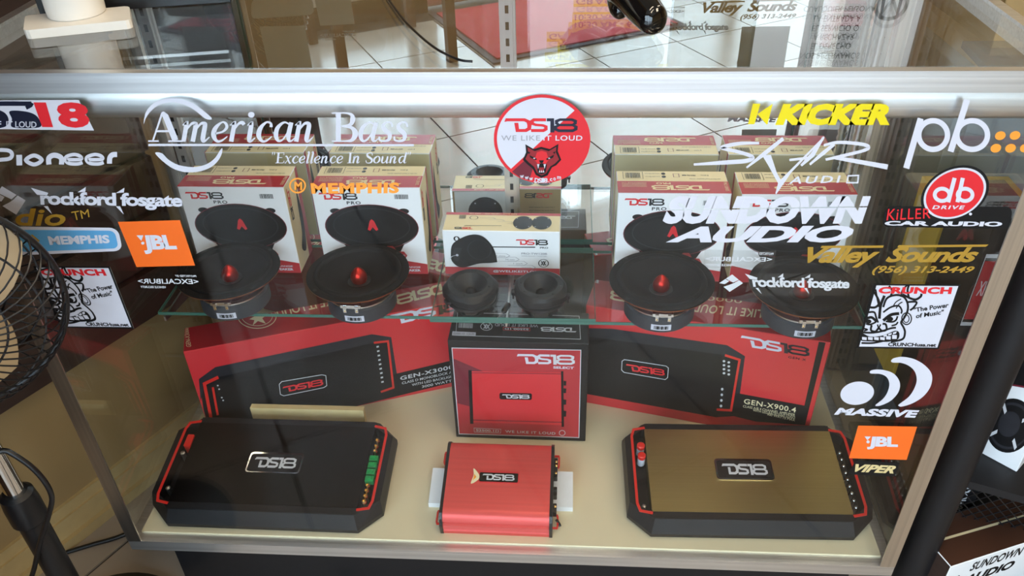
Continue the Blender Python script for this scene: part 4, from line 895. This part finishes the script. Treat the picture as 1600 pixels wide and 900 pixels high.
# 11 round sticker
s = Sticker('vinyl_sticker', 'round red and white sticker with snarling wolf head at the top middle of the glass')
CX = (846.8, 219.3); s.poly('backing', BACKV, wcircle(CX, 75.5), -1); s.poly('red_disc', REDV, wcircle(CX, 75.5), 0)
z = Z(530, 0, .3375)
inner = wcircle(CX, 70.5, 72)
def side(p): (x1, y1), (x2, y2) = z((1090,518))[0], z((790,800))[0]; return (x2-x1)*(p[1]-y1)-(y2-y1)*(p[0]-x1)
upper = [p for p in inner if side(p) > 0]
def rot_start(pts):
    # keep the arc contiguous
    idx = [i for i, p in enumerate(inner) if side(p) > 0]
    cut = max(range(len(idx)), key=lambda k: (idx[k]-idx[k-1]) % len(inner)); idx = idx[cut:]+idx[:cut]; return [inner[i] for i in idx]
s.poly('white_half', WHITE, rot_start(upper), 1)
s.poly('maroon_wedge', MAROON, z((800,795),(905,702),(960,700),(900,770),(880,835),(835,820)), 1)
ds18(s, 'logo', REDV, NAVY, pxq(*z((762,546),(1110,546),(1104,613),(775,613))), 2)
s.text('lettering', GREY_L, 'WE LIKE', pxq(*z((750,627),(930,627),(930,651),(750,651))), 2, .005, spacing=1.1); s.text('lettering', WHITE, 'IT LOUD', pxq(*z((945,627),(1127,627),(1125,651),(945,651))), 2, .015, spacing=1.1)
DRED = mat('deep_red_print', '#8f1a24', .4, noise=.05)
s.poly('wolf_head', BLK, z((862,668),(900,690),(935,680),(975,690),(1015,666),(1012,700),(1028,740),(1005,765),(985,775),(965,812),(937,824),(910,810),(895,780),(870,760),(850,740),(865,705)), 2)
s.poly('wolf_head', DRED, z((872,682),(905,700),(935,690),(970,700),(1005,680),(1003,705),(1018,738),(998,758),(978,770),(958,802),(937,812),(916,800),(902,772),(878,752),(862,736),(875,708)), 3)
s.poly('wolf_head', REDV, z((915,705),(937,698),(960,705),(970,740),(955,760),(937,750),(920,760),(905,740)), 4)
for pts in ([(880,718),(915,735),(912,742),(885,730)], [(995,716),(958,735),(962,742),(990,730)], [(925,742),(948,742),(944,752),(937,756),(929,752)], [(914,762),(937,756),(962,762),(955,800),(937,808),(920,800)], [(870,700),(885,705),(878,715)], [(1003,700),(990,705),(996,714)]):
    s.poly('wolf_head', BLK, z(*pts), 5)
s.poly('wolf_head', DRED, z((924,775),(950,775),(946,795),(937,800),(928,795)), 6)
for x in (921, 951): s.poly('fangs', WHITE, z((x-5,760),(x+6,760),(x,782)), 6)
for x in (928, 937, 946): s.poly('fangs', WHITE, z((x-4,798),(x+4,798),(x,786)), 7)
for x in (903, 972): s.ell('fangs', WHITE, *z((x, 733))[0], 1.6, .9, 6, n=8)
ww = 'www.DS18.com'; pos = [(846,818),(868,824),(888,829),(903,834),(914,835),(930,836),(943,835),(956,835),(970,834),(981,832),(997,829),(1018,823)]
for ch, (x, y) in zip(ww, pos):
    hw = 9 if ch in 'wDSm8' else (6 if ch in '1co' else 2.5); hh = (11 if ch in 'DS18' else (7 if ch != '.' else 2)); hm = -7 if ch == '.' else 0
    tl_ = -.0011*(x-937)*8
    s.text('web_address', WHITE, ch, pxq(*z((x-hw,y-hh-hm+tl_),(x+hw,y-hh-hm-tl_),(x+hw,y+hh-hm-tl_*1),(x-hw,y+hh-hm+tl_))), 3, .03)
s.done()
# 12 yellow italic lettering
s = Sticker('vinyl_lettering', 'bold bright yellow slanted lettering on the glass along the top rail'); z = Z(1060, 0, .3375)
s.text('lettering', YELLOW, 'KICKER', pxq(*z((463,480),(993,480),(978,580),(448,580))), 1, .07, .18, .95)
s.poly('emblem', YELLOW, z((345,480),(380,480),(352,575),(322,575)), 1); s.poly('emblem', YELLOW, z((437,480),(366,528),(408,576),(412,576)), 1); s.done()
# 13 brush style lettering
s = Sticker('vinyl_lettering', 'thin white brush stroke lettering over the right speaker cartons below the yellow lettering'); z = Z(920, 190, .275)
s.curve('S', WHITE, z((968,122,14),(860,124,20),(775,140,22),(762,152,20),(850,172,20),(928,200,22),(900,222,24),(780,232,24),(596,244,12)), 1, 1)
s.stroke('K', WHITE, z((1105,96,20),(1000,180,24),(896,262,10)), 1, 1); s.poly('K', WHITE, z((985,192),(1035,190),(1068,290),(1090,330),(1335,84),(1340,92),(1150,290),(1066,412),(1060,408),(1075,350),(1020,250)), 1)
s.stroke('A', WHITE, z((1335,88,12),(1270,190,26),(1206,250,14)), 1, 1); s.stroke('A', WHITE, z((1140,218,14),(1262,205,16)), 1, 1)
s.curve('R', WHITE, z((1335,135,14),(1420,118,18),(1550,128,20),(1588,145,22),(1560,165,18),(1440,195,18),(1345,216,14)), 1, 1)
s.stroke('R', WHITE, z((1395,128,18),(1330,180,22),(1255,244,12)), 1, 1); s.curve('R', WHITE, z((1400,205,20),(1500,222,24),(1600,240,26),(1698,258,30)), 1, 1)
z = Z(1060, 0, .3375)
s.text('small_lettering', WHITE, 'AUDI', pxq(*z((520,818),(752,812),(748,846),(510,852))), 1, .02, .1, 1.35); s.stroke('small_lettering', WHITE, z((786,814),(834,812),(830,846),(780,846)), 2.2, 1, True); s.done()
# 14 bold slanted lettering, split by a slit
s = Sticker('vinyl_lettering', 'heavy white two line lettering just above the two right speakers')
import bmesh
Q1 = pxq((1046,306),(1361,306),(1352,350),(1034,350)); v, f = text2d('SUNDOWN', .06, .12, .95)
for y0, keep in ((.475, 0), (.515, 1)):
    bm = bmesh.new(); vs = [bm.verts.new((p[0], p[1], 0)) for p in v]
    for q_ in f:
        try: bm.faces.new([vs[i] for i in q_])
        except ValueError: pass
    bmesh.ops.bisect_plane(bm, geom=list(bm.verts)+list(bm.edges)+list(bm.faces), plane_co=(0, y0, 0), plane_no=(-.12, 1, 0), clear_outer=not keep, clear_inner=bool(keep))
    bm.verts.index_update(); s.put('upper_line', WHITE, [(p.co.x, p.co.y) for p in bm.verts], [tuple(p.index for p in q_.verts) for q_ in bm.faces], 1, Q1); bm.free()
s.text('lower_line', WHITE, 'AUDIO', pxq((1052,354),(1338,352),(1326,379),(1040,379)), 1, .05, .2, .95); s.done()
# 15 thin script pair with dots
s = Sticker('vinyl_lettering', 'two tall white round letters with orange dots at the top right corner'); z = Z(1280, 180, .2)
s.stroke('p', WHITE, z((793,25),(680,415)), 9.6, 1); s.ring('p', WHITE, *z((890, 155))[0], 22.5, 22.5, 8.4, 1, n=36)
s.stroke('b', WHITE, z((1156,-120),(1026,285)), 9.6, 1); s.ring('b', WHITE, *z((1195, 155))[0], 24.0, 22.5, 8.4, 1, n=36)
for x, y in ((1415,160),(1530,158),(1645,156),(1380,258),(1495,258),(1610,257)): s.ell('orange_dot', ORANGE2, *z((x, y))[0], 8.6, 6.6, 1, n=18, rot=-.35)
s.done()
# 16 round and banner sticker
s = Sticker('vinyl_sticker', 'black banner sticker with a red disc at the right edge of the glass'); z = Z(1280, 180, .2)
ban = rrect(pxq(*z((520,712),(1512,715),(1490,888),(488,872))), (.05, .3)); CB = (1491.6, 303)
s.poly('backing', BACKV, ban, -1); s.poly('backing', BACKV, wcircle(CB, 51.5), -1.2); s.poly('black_banner', BLK, ban, 0); s.poly('black_banner', BLK, wcircle(CB, 51.5), .3)
s.poly('white_ring', WHITE, wcircle(CB, 47.2), 1); s.poly('red_disc', REDV, wcircle(CB, 43.6), 2)
s.stroke('disc_lettering', WHITE, z((1058,490),(1008,680)), 6.4, 3); s.ring('disc_lettering', WHITE, *z((960, 622))[0], 11.5, 9.6, 6.0, 3, n=28)
s.stroke('disc_lettering', WHITE, z((1122,490),(1080,680)), 6.4, 3); s.ring('disc_lettering', WHITE, *z((1140, 622))[0], 11.5, 9.6, 6.0, 3, n=28)
s.text('disc_lettering', WHITE, 'DRIVE', pxq(*z((890,704),(1140,706),(1130,736),(882,734))), 3, .03, .1, 1.25); s.ell('disc_lettering', WHITE, *z((1182, 772))[0], 2.4, 2.2, 2, n=12)
s.text('red_lettering', REDV, 'KiLLER', pxq(*z((530,732),(860,728),(870,805),(525,822))), 4, .005, .12, 1.1); s.text('white_lettering', WHITE, 'CAR AUDIO', pxq(*z((518,826),(1436,832),(1425,870),(505,862))), 2, .05); s.done()
# 17 gold shop lettering
s = Sticker('vinyl_lettering', 'gold slanted lettering with a telephone number under the black banner sticker'); z = Z(1280, 360, .2)
s.text('lettering', GOLDV, 'Valley', pxq((1262,386),(1378,386),(1366,418),(1250,418)), 1, .035, .2, .92); s.text('lettering', GOLDV, 'Sounds', pxq((1394,386),(1534,386),(1522,410),(1382,410)), 1, .035, .2, .92)
s.poly('bar', GOLDV, z((20,120),(505,118),(498,136),(10,138)), 1); s.poly('bar', GOLDV, z((620,116),(1325,110),(1300,128),(610,134)), 1)
s.text('telephone_number', GOLDV, '(956) 313-2449', pxq((1366,415),(1524,416),(1518,429),(1361,430)), 1, .03, .2); s.done()
# 18 dot and crescents
s = Sticker('vinyl_lettering', 'white disc and two crescents above white lettering at the lower right'); z = Z(1280, 540, .2)
s.ell('disc', WHITE, *z((297, 372))[0], 26.5, 18, 1, rot=-.16)
s.blob('crescent', WHITE, z((398,200),(430,188),(500,190),(570,212),(615,255),(632,310),(615,370),(560,430),(490,465),(450,472),(442,462),(500,415),(535,360),(548,300),(530,250),(480,222),(405,218)), 1)
s.blob('crescent', WHITE, z((562,118),(585,98),(650,88),(740,105),(820,150),(870,205),(883,260),(865,330),(810,400),(730,450),(650,476),(622,472),(625,458),(700,400),(745,330),(762,265),(745,200),(700,158),(640,135),(575,132)), 1)
s.text('lettering', WHITE, 'MASSIVE', pxq((1308,637),(1437,641),(1433,653),(1303,648)), 1, .055, .15, 1.05); s.done()
# 19 small black and gold sticker
s = Sticker('vinyl_sticker', 'small black sticker with gold letters under the lower right orange badge'); q = [(1336.7,719.5),(1406,723),(1397.5,745),(1325,741)]
s.back(q); s.poly('black_field', BLK, q, 0); s.text('lettering', CREAMB, 'VIPER', pxq((1337,725),(1403,728),(1396,740),(1331,737)), 1, .045, .2); s.done()
#MARK_OUTSIDE
# ================================================================== pedestal fan in front of the case
PXY = (-.647, -.105)
fan = thing('pedestal_fan', 'black pedestal fan with wire cage standing at the left of the show case', 'fan', (PXY[0], PXY[1], FZ))
MB().lathe([(.135, 0), (.140, .006), (.138, .014), (.10, .026), (.04, .034), (.026, .040), (.022, .05)], PLASTIC, 48, Matrix.Translation((PXY[0], PXY[1], FZ))).build('base', fan, 40)
MB().tube([(PXY[0], PXY[1], FZ+.04), (PXY[0], PXY[1], .335)], .0185, PLASTIC, 24).build('lower_pole', fan, 40)
MB().lathe([(.019, .30), (.0235, .305), (.0235, .335), (.0215, .355), (.016, .36)], PLASTIC, 24, Matrix.Translation((PXY[0], PXY[1], 0))).build('height_collar', fan, 40)
FC = U(-112, 489, 1, -.13); AX = Vector((.50, -.84, .02)).normalized()
MB().tube([(PXY[0], PXY[1], .355), (PXY[0], PXY[1], FC.z-.05)], .0125, CHROME, 24).build('upper_pole', fan, 40)
e1 = AX.cross(Vector((0, 0, 1))).normalized(); e2 = e1.cross(AX).normalized()
FX = Matrix((e1, e2, AX)).transposed().to_4x4(); FX.translation = FC
FR = .134
MB().lathe([(.02, -.13), (.045, -.12), (.052, -.09), (.050, -.05), (.03, -.035)], PLASTIC, 32, FX).build('motor_housing', fan, 40)
MB().tube([FX @ Vector((0, -.02, -.09)), Vector((PXY[0], PXY[1], FC.z-.06))], .016, PLASTIC, 16).build('neck', fan, 40)
for k in range(3):
    b = MB(); rings = []
    for i in range(9):
        r = .022+.105*i/8; wd = .022+.055*math.sin(math.pi*min(1, .15+.75*i/8)); a0 = math.radians(120*k+20)
        row = []
        for j in range(5):
            tt = (j/4-.5); an = a0+tt*wd*1.5/r; row.append(FX @ Vector((r*math.cos(an), r*math.sin(an), -.012+tt*.028)))
        rings.append(row)
    v = [p for r in rings for p in r]; b.add(v+[p-AX*.002 for p in v], [(i*5+j, i*5+j+1, i*5+j+6, i*5+j+5) for i in range(8) for j in range(4)]+[(45+i*5+j, 45+i*5+j+5, 45+i*5+j+6, 45+i*5+j+1) for i in range(8) for j in range(4)], BEIGE)
    b.build('blade', fan, 60)
MB().lathe([(.024, -.03), (.026, .0), (.018, .012), (.002, .015)], PLASTIC, 24, FX).build('blade_hub', fan, 40)
def cage(name, s_):
    b = MB()
    for k in range(54):
        an = 2*math.pi*k/54; p = []
        for i in range(9):
            u_ = i/8; r = .034+(FR-.034)*math.sin(u_*math.pi/2)**.9; zz_ = s_*.058*math.cos(u_*math.pi/2)**.8 if i < 8 else 0
            sw = an+.35*(1-u_); p.append(FX @ Vector((r*math.cos(sw), r*math.sin(sw), zz_)))
        b.tube(p, .0011, PLASTIC, 5)
    for rr_, zf in ((.034, 1.0), (.075, .90), (.112, .66)):
        b.tube([FX @ Vector((rr_*math.cos(2*math.pi*i/48), rr_*math.sin(2*math.pi*i/48), s_*.058*zf)) for i in range(49)], .0014, PLASTIC, 5)
    if s_ > 0: b.lathe([(.036, .057), (.034, .062), (.001, .063)], PLASTIC, 28, FX)
    o = b.build(name, fan, 60); o['kind'] = 'stuff'
cage('front_cage', 1); cage('rear_cage', -1)
MB().tube([FX @ Vector((FR*math.cos(2*math.pi*i/72), FR*math.sin(2*math.pi*i/72), 0)) for i in range(73)], .0042, PLASTIC, 8).build('cage_rim', fan, 60)
cd_ = smooth_path([FC-AX*.1+Vector((0, 0, -.05))]+[U(x, y, 1, -.14) for x, y in ((-30,690),(12,705),(55,735),(80,772),(76,805),(62,850),(48,905),(20,960))]+[Vector((-.78, -.12, FZ+.004)), Vector((-.83, -.02, FZ+.004))], 6)
tag(MB().tube(cd_, .0035, PLASTIC, 8).build('power_cord', None, 60), 'black power cord looping down beside the fan pole', 'cord')
cd_ = smooth_path([U(x, y, 2, FZ+.004) for x, y in ((-60,930),(30,893),(90,868),(140,852),(176,842),(200,833))], 6)
tag(MB().tube(cd_, .004, PLASTIC, 8).build('power_cord', None, 60), 'black cord lying on the floor from the fan to the case corner', 'cord')

# ================================================================== black rack to the right of the case
RK = (.670, .05); RZ = .262
rk = thing('display_rack', 'black tubular display rack with round poles beside the right end of the case', 'rack', (.85, .2, FZ))
for x, y in (RK, (1.10, -.02), (1.12, .38)): MB().tube([(x, y, FZ), (x, y, 1.7)], .0245, MATTEB, 28).build('pole', rk, 40)
E1 = [U(x, y, 2, RZ) for x, y in ((1456,712),(1452,726),(1464,738),(1500,748),(1600,776),(1720,812))]
pts = [(p.x, p.y) for p in E1]+[(1.2, .36), (1.1, .43), (.68, .43)]
MB().prism(pts, RZ-.014, RZ, MATTEB).build('rack_shelf', rk)
MB().prism(pts, FZ+.02, FZ+.034, MATTEB).build('rack_shelf', rk); MB().prism([(p[0]+(.0), p[1]) for p in pts], .78, .79, MATTEB).build('rack_shelf', rk)
# wire mesh side of the rack
P0 = Vector((.70, .115, 0)); N0 = Vector((-.25, -1, 0)).normalized(); ex = Vector((1, -.25, 0)).normalized(); b = MB()
for k in range(-9, 26):
    for sg in (1, -1):
        a0, a1 = (k*.018, 0), (k*.018+sg*.22, .22)
        pts2 = [(a0[0]+(a1[0]-a0[0])*i/20, a1[1]*i/20) for i in range(21)]; pts2 = [p for p in pts2 if 0 <= p[0] <= .30]
        if len(pts2) > 1: b.tube([P0+ex*p[0]+Vector((0, 0, .01+p[1])) for p in (pts2[0], pts2[-1])], .0011, PLASTIC, 4)
o = b.build('wire_mesh', rk); o['kind'] = 'stuff'
# --- cartons on the rack
def poly_carton(name, label, A, B, depth, h_, mats):
    e = (B-A).normalized(); rz = math.atan2(e.y, e.x); mid = (A+B)/2
    t = carton(name, label, 'box', (B-A).length, depth, h_, mats, mid, rz); return t, (B-A).length
A = U(1486, 886, 2, .115); B = U(1650, 833, 2, .115); A.z = B.z = FZ+.0345
t, w_ = poly_carton('subwoofer_carton', 'brown carton with white front strip on the bottom of the black rack', A, B, .085, .115-A.z, dict(front=WHITE_P, back=KRAFT, left=BROWN, right=BROWN, top=WOODB, bottom=KRAFT))
a = Art(FRONT(w_, .115-A.z)); a.text('lettering', BLK, 'SUNDOWN', rect(.22, .72, .72, .92), 1, .03, .2); a.text('lettering', BLK, 'AUDIO', rect(.20, .42, .70, .62), 1, .05, .2); a.ell('lettering', BLK, .13, .66, .012, .05, 1, n=12); a.build(t, False)
a = Art(TOP(w_, .085, .115-A.z)); a.stroke('stripe', CREAM, [(0, .55), (1, .5)], .05, 1); a.build(t, False)
A = U(1503, 692, 2, RZ); B = U(1588, 738, 2, RZ)
t, w_ = poly_carton('speaker_carton', 'white and black carton with speaker picture on the middle shelf of the black rack', A, B, .10, .27, dict(front=WHITE_P, back=WHITE_P, left=BLK_P, right=WHITE_P, top=BLK_P, bottom=KRAFT))
a = Art(FRONT(w_, .27)); a.poly('black_panel', BLK_P, [(0, .48), (1, .60), (1, 1), (0, 1)], 1); a.ell('speaker_picture', BLK_P, .60, .27, .36, .19, 2, n=36); a.ell('speaker_picture', GREY_P, .58, .28, .17, .09, 3, n=28); a.ring('speaker_picture', GREY_P, .60, .27, .30, .155, .02, 3, n=36)
for k in range(4): a.stroke('speaker_picture', SILV, [(.60+.2*math.cos(math.radians(45+90*k)), .27+.10*math.sin(math.radians(45+90*k))), (.60+.33*math.cos(math.radians(45+90*k)), .27+.17*math.sin(math.radians(45+90*k)))], .03, 4)
a.stroke('purple_line', MAROON, [(0, .48), (1, .60)], .012, 2); a.text('lettering', WHITE, 'SUNDOWN AUDIO', [(.88, .64), (.88, .98), (.78, .98), (.78, .64)], 2, .02); a.build(t, False)
t = carton('accessory_carton', 'black carton with white sideways lettering behind the wire mesh of the rack', 'box', .075, .10, .195, dict(front=BLK_P, back=BLK_P, left=BLK_P, right=BLK_P, top=BLK_P, bottom=BLK_P), (.745, .142, FZ+.0345), -.2)
a = Art(FRONT(.075, .195)); a.text('lettering', SILV, 'SUNDOWN', [(.62, .92), (.62, .40), (.82, .40), (.82, .92)], 1, .03, .2); a.text('lettering', SILV, 'AUDIO', [(.40, .92), (.40, .44), (.58, .44), (.58, .92)], 1, .05, .2); a.text('lettering', SILV, 'car audio amplifier', [(.14, .9), (.14, .3), (.2, .3), (.2, .9)], 1); a.build(t, False)
t = carton('amplifier_carton', 'tall black carton with silver edge between the case post and the black rack pole', 'box', .062, .12, .40, dict(front=BLK_P, back=BLK_P, left=BLK_P, right=BLK_P, top=BLK_P, bottom=BLK_P), (.6705, .118, RZ), 0)
a = Art(FRONT(.062, .40)); a.poly('silver_edge', SILV, rect(.93, .02, .99, .99), 1); a.poly('red_label', RED_P, rect(.08, .62, .45, .86), 1); a.stroke('red_label', SILV, rect(.06, .60, .47, .88), .015, 2, True); a.text('red_label', SILV, 'XK', rect(.15, .72, .36, .78), 2, .02); a.build(t, False)
SLATE = mat('slate_paint', '#59666f', .5, noise=.05)
t = carton('yellow_carton', 'yellow carton behind the tall black carton on the rack shelf', 'box', .13, .10, .34, dict(front=YWALL, back=YWALL, left=YWALL, right=YWALL, top=YWALL, bottom=KRAFT), (.712, .262, RZ), 0)
MB().box((-.012, -.0006, .02), (.012, 0, .32), CREAM).build('packing_tape', t, None, False)
t = carton('storage_cabinet', 'plain slate grey cabinet behind the black rack at the right', 'cabinet', .42, .30, .72-FZ, dict(front=SLATE, back=SLATE, left=SLATE, right=SLATE, top=SLATE, bottom=SLATE), (.93, .47, FZ), 0)
MB().box((-.19, -.012, .05), (.19, -.001, .70), SLATE).build('door', t, None, False)
t = carton('cardboard_box', 'brown cardboard box on top of the grey cabinet at the upper right', 'box', .34, .24, .34, dict(front=KRAFT, back=KRAFT, left=KRAFT, right=KRAFT, top=KRAFT, bottom=KRAFT), (.92, .49, .7205), .05)
MB().box((-.025, -.0006, 0), (.025, 0, .10), CREAM).build('packing_tape', t, None, False)

# ================================================================== things on top of the case
TZ = .9107
q = [U(x, y, 2, TZ+.0105) for x, y in ((36,48),(204,31),(202,9),(39,24))]
ds = thing('display_stand', 'white display stand with square foot and round column on the glass top', 'stand', ((q[0]+q[2])/2).to_tuple()[:2]+(TZ,))
def roundpoly(pts, r=.006):
    out = []; n = len(pts)
    for i in range(n):
        p, a_, b_ = pts[i], pts[i-1], pts[(i+1) % n]; out += [p+(a_-p).normalized()*r, p+((a_-p).normalized()+(b_-p).normalized())*r*.35, p+(b_-p).normalized()*r]
    return out
rp = roundpoly([Vector((p.x, p.y, 0)) for p in q]); FOOTM = mat('white_display_plastic', '#e9e4dc', .35, noise=.02)
MB().loft([[Vector((p.x, p.y, TZ)) for p in rp], [Vector((p.x, p.y, TZ+.009)) for p in rp], [Vector((p.x, p.y, TZ+.0105))+(((q[0]+q[2])/2-p).normalized()*.001).to_2d().to_3d() for p in rp]], FOOTM).build('foot', ds)
cc = U(121, 21, 2, TZ+.0105)
MB().lathe([(.0315, .0105), (.0330, .012), (.0335, .02), (.032, .12), (.033, .30), (.03, .31)], FOOTM, 40, Matrix.Translation((cc.x, cc.y, TZ))).build('column', ds, 40)
t = carton('black_case', 'black box lying behind the white display stand on the glass top', 'box', .235, .06, .10, dict(front=PLASTIC, back=PLASTIC, left=PLASTIC, right=PLASTIC, top=PLASTIC, bottom=PLASTIC), (-.452, .2155, TZ), .20)
MB().box((-.10, -.0008, .06), (.10, 0, .064), STEEL).build('seam', t, None, False)
g = thing('game_controller', 'glossy black moulded grip resting on the glass top at the upper right', 'controller', (.16, .18, TZ))
tip = U(1030, 36, 2, TZ+.018)
pth = smooth_path([tip, tip+Vector((-.006, .010, .001)), tip+Vector((-.018, .032, .009)), tip+Vector((-.034, .062, .020)), tip+Vector((-.055, .10, .030)), tip+Vector((-.075, .14, .034))], 5)
rs = [.004+.0105*min(1, (i/4)**.5)+.010*min(1, i/18) for i in range(len(pth))]
MB().tube(pth, rs, GLOSSB, 20).build('grip', g, 70)
tip2 = U(966, 16, 2, TZ+.016); pth = smooth_path([tip2+Vector((.006, -.004, -.004)), tip2+Vector((.002, .006, .0)), tip2+Vector((-.001, .03, .008)), tip2+Vector((.004, .08, .022)), tip2+Vector((.015, .12, .03))], 5)
MB().tube(pth, [.003+.009*min(1, (i/5)**.5) for i in range(len(pth))], GLOSSB, 16).build('trigger', g, 70)
MB().lathe([(.004, 0), (.055, .002), (.062, .012), (.055, .022), (.004, .026)], GLOSSB, 32, Matrix.Translation(tip+Vector((-.045, .15, .02)))).build('body', g, 50)
cd_ = smooth_path([U(x, y, 2, TZ+.003) for x, y in ((590,-30),(608,0),(630,30),(655,55),(680,75),(700,86),(720,94),(738,96))], 6)
tag(MB().tube(cd_, .0014, PLASTIC, 8).build('thin_cable', None, 60), 'thin black cable curving across the glass top left of centre', 'cable')
# back counter carrying two paper notices whose reflections show in the glass top
bc = thing('back_counter', 'dark wooden counter standing behind the show case', 'counter', (.15, .66, FZ))
MB().box((-.25, .52, FZ), (.66, .80, .89), WOODB).build('carcase', bc); MB().box((-.27, .50, .89), (.675, .82, .912), BROWN).build('counter_top', bc)
def notice(name, label, x0, x1, rows, hl):
    vz = U((830), 108, 1, .55).z; zt = 2*.9105-vz; t = thing(name, label, 'sign', ((x0+x1)/2, .552, .912))
    MB().box((x0, .55, .913), (x1, .5506, zt), PAPER).build('sheet', t)
    MB().box((x0-.004, .551, .912), (x1+.004, .5535, zt+.004), G_FILM).build('holder_back', t); MB().box((x0-.004, .535, .912), (x1+.004, .575, .9148), G_FILM).build('holder_foot', t)
    a = Art(face_map((0, .55, 0), (1, 0, 0), (0, 0, 1)))
    for body, pl, pr, py in rows:
        xa, xb = U(pl, py, 1, .55).x, U(pr, py, 1, .55).x; zc = 2*.9105-U((pl+pr)/2, py, 1, .55).z; hh = .0052
        if hl: a.poly('highlight', HILITE, rect(xa-.004, zc-.0085, xb+.004, zc+.0085), 1)
        a.text('lettering', BLK, body, rect(xa, zc-hh, xb, zc+hh), 2, .015)
    return t, a
t, a = notice('paper_notice', 'paper notice with yellow highlighted lines standing behind the case', U(828, 60, 1, .55).x, U(1045, 60, 1, .55).x,
    (('ACEPTAMOS Y TRABAJAMOS', 855, 1030, 89), ('EN PROBLEMAS DE', 875, 1025, 73), ('GARANTIA SOLO', 858, 1000, 57), ('LUNES a JUEVES', 892, 1020, 42), ('10:30 AM - 6 PM', 898, 1015, 27), ('GRACIAS', 900, 990, 2)), True)
a.poly('highlight', HILITE, rect(U(868, 104, 1, .55).x, 2*.9105-U(868, 100, 1, .55).z, U(1043, 104, 1, .55).x, 2*.9105-U(868, 107, 1, .55).z), 1); a.build(t)
t, a = notice('paper_notice', 'paper notice with black lettering and round emblem standing behind the right rear of the case', U(1178, 60, 1, .55).x, U(1428, 60, 1, .55).x,
    (('NOS RESERVAMOS', 1250, 1343, 87), ('EL DERECHO', 1267, 1329, 72), ('A RECHAZAR', 1271, 1335, 58), ('EL SERVICIO O', 1269, 1342, 44), ('LA ENTRADA A', 1272, 1345, 29), ('CUALQUIER PERSONA', 1256, 1368, 13)), False)
ce = U(1393, 6, 1, .55); zc = 2*.9105-ce.z
a.ring('emblem', GREY_P, ce.x, zc, .024, .024, .006, 2, n=32); a.stroke('emblem', GREY_P, [(ce.x-.014, zc-.016), (ce.x-.012, zc+.014), (ce.x, zc-.008), (ce.x+.012, zc+.014), (ce.x+.014, zc-.016)], .006, 2); a.build(t)
# ================================================================== dark shelf unit by the left wall, seen in the mirror
su = thing('shelf_unit', 'dark brown shelf unit with cartons against the left wall, seen in the mirror', 'shelf unit', RP(-1.5, -.52, FZ))
for a0, a1 in (((-2.2, -.743, FZ), (-2.17, -.31, 1.35)), ((-.83, -.743, FZ), (-.80, -.31, 1.35)), ((-2.17, -.743, FZ), (-.83, -.73, 1.35))): MB().box(a0, a1, BROWN, RX).build('panel', su)
for zz_ in (.05, .45, .85, 1.32): MB().box((-2.17, -.73, zz_), (-.83, -.31, zz_+.025), WOODB, RX).build('shelf_board', su)
MB().box((-2.17, -.33, FZ), (-.83, -.32, .05), MATTEB, RX).build('kick_board', su)
for k, (u0, wd, zz_, hh, mt, lb) in enumerate(((-2.1, .30, .475, .24, RED_P, 'red carton at the window end of the middle shelf of the dark shelf unit'), (-1.7, .36, .475, .20, BLK_P, 'black carton in the centre of the middle shelf of the dark shelf unit'),
        (-1.25, .34, .475, .26, MAROON, 'maroon carton at the near end of the middle shelf of the dark shelf unit'), (-2.05, .42, .075, .28, BLK_P, 'black carton at the window end of the bottom shelf of the dark shelf unit'),
        (-1.5, .34, .075, .24, RED_P, 'red carton near the middle of the bottom shelf of the dark shelf unit'), (-1.1, .22, .075, .30, KRAFT, 'brown carton at the near end of the bottom shelf of the dark shelf unit'))):
    t = thing('stock_carton', lb, 'box', RP(u0+wd/2, -.50, zz_), (0, 0, 0), 'cartons on the dark shelf unit')
    MB().box((u0, -.68, zz_), (u0+wd, -.345, zz_+hh), mt, RX).build('carton', t)
    MB().box((u0+.02, -.345, zz_+hh*.55), (u0+wd-.02, -.3445, zz_+hh*.8), SILV if mt != KRAFT else CREAM, RX).build('printed_strip', t)
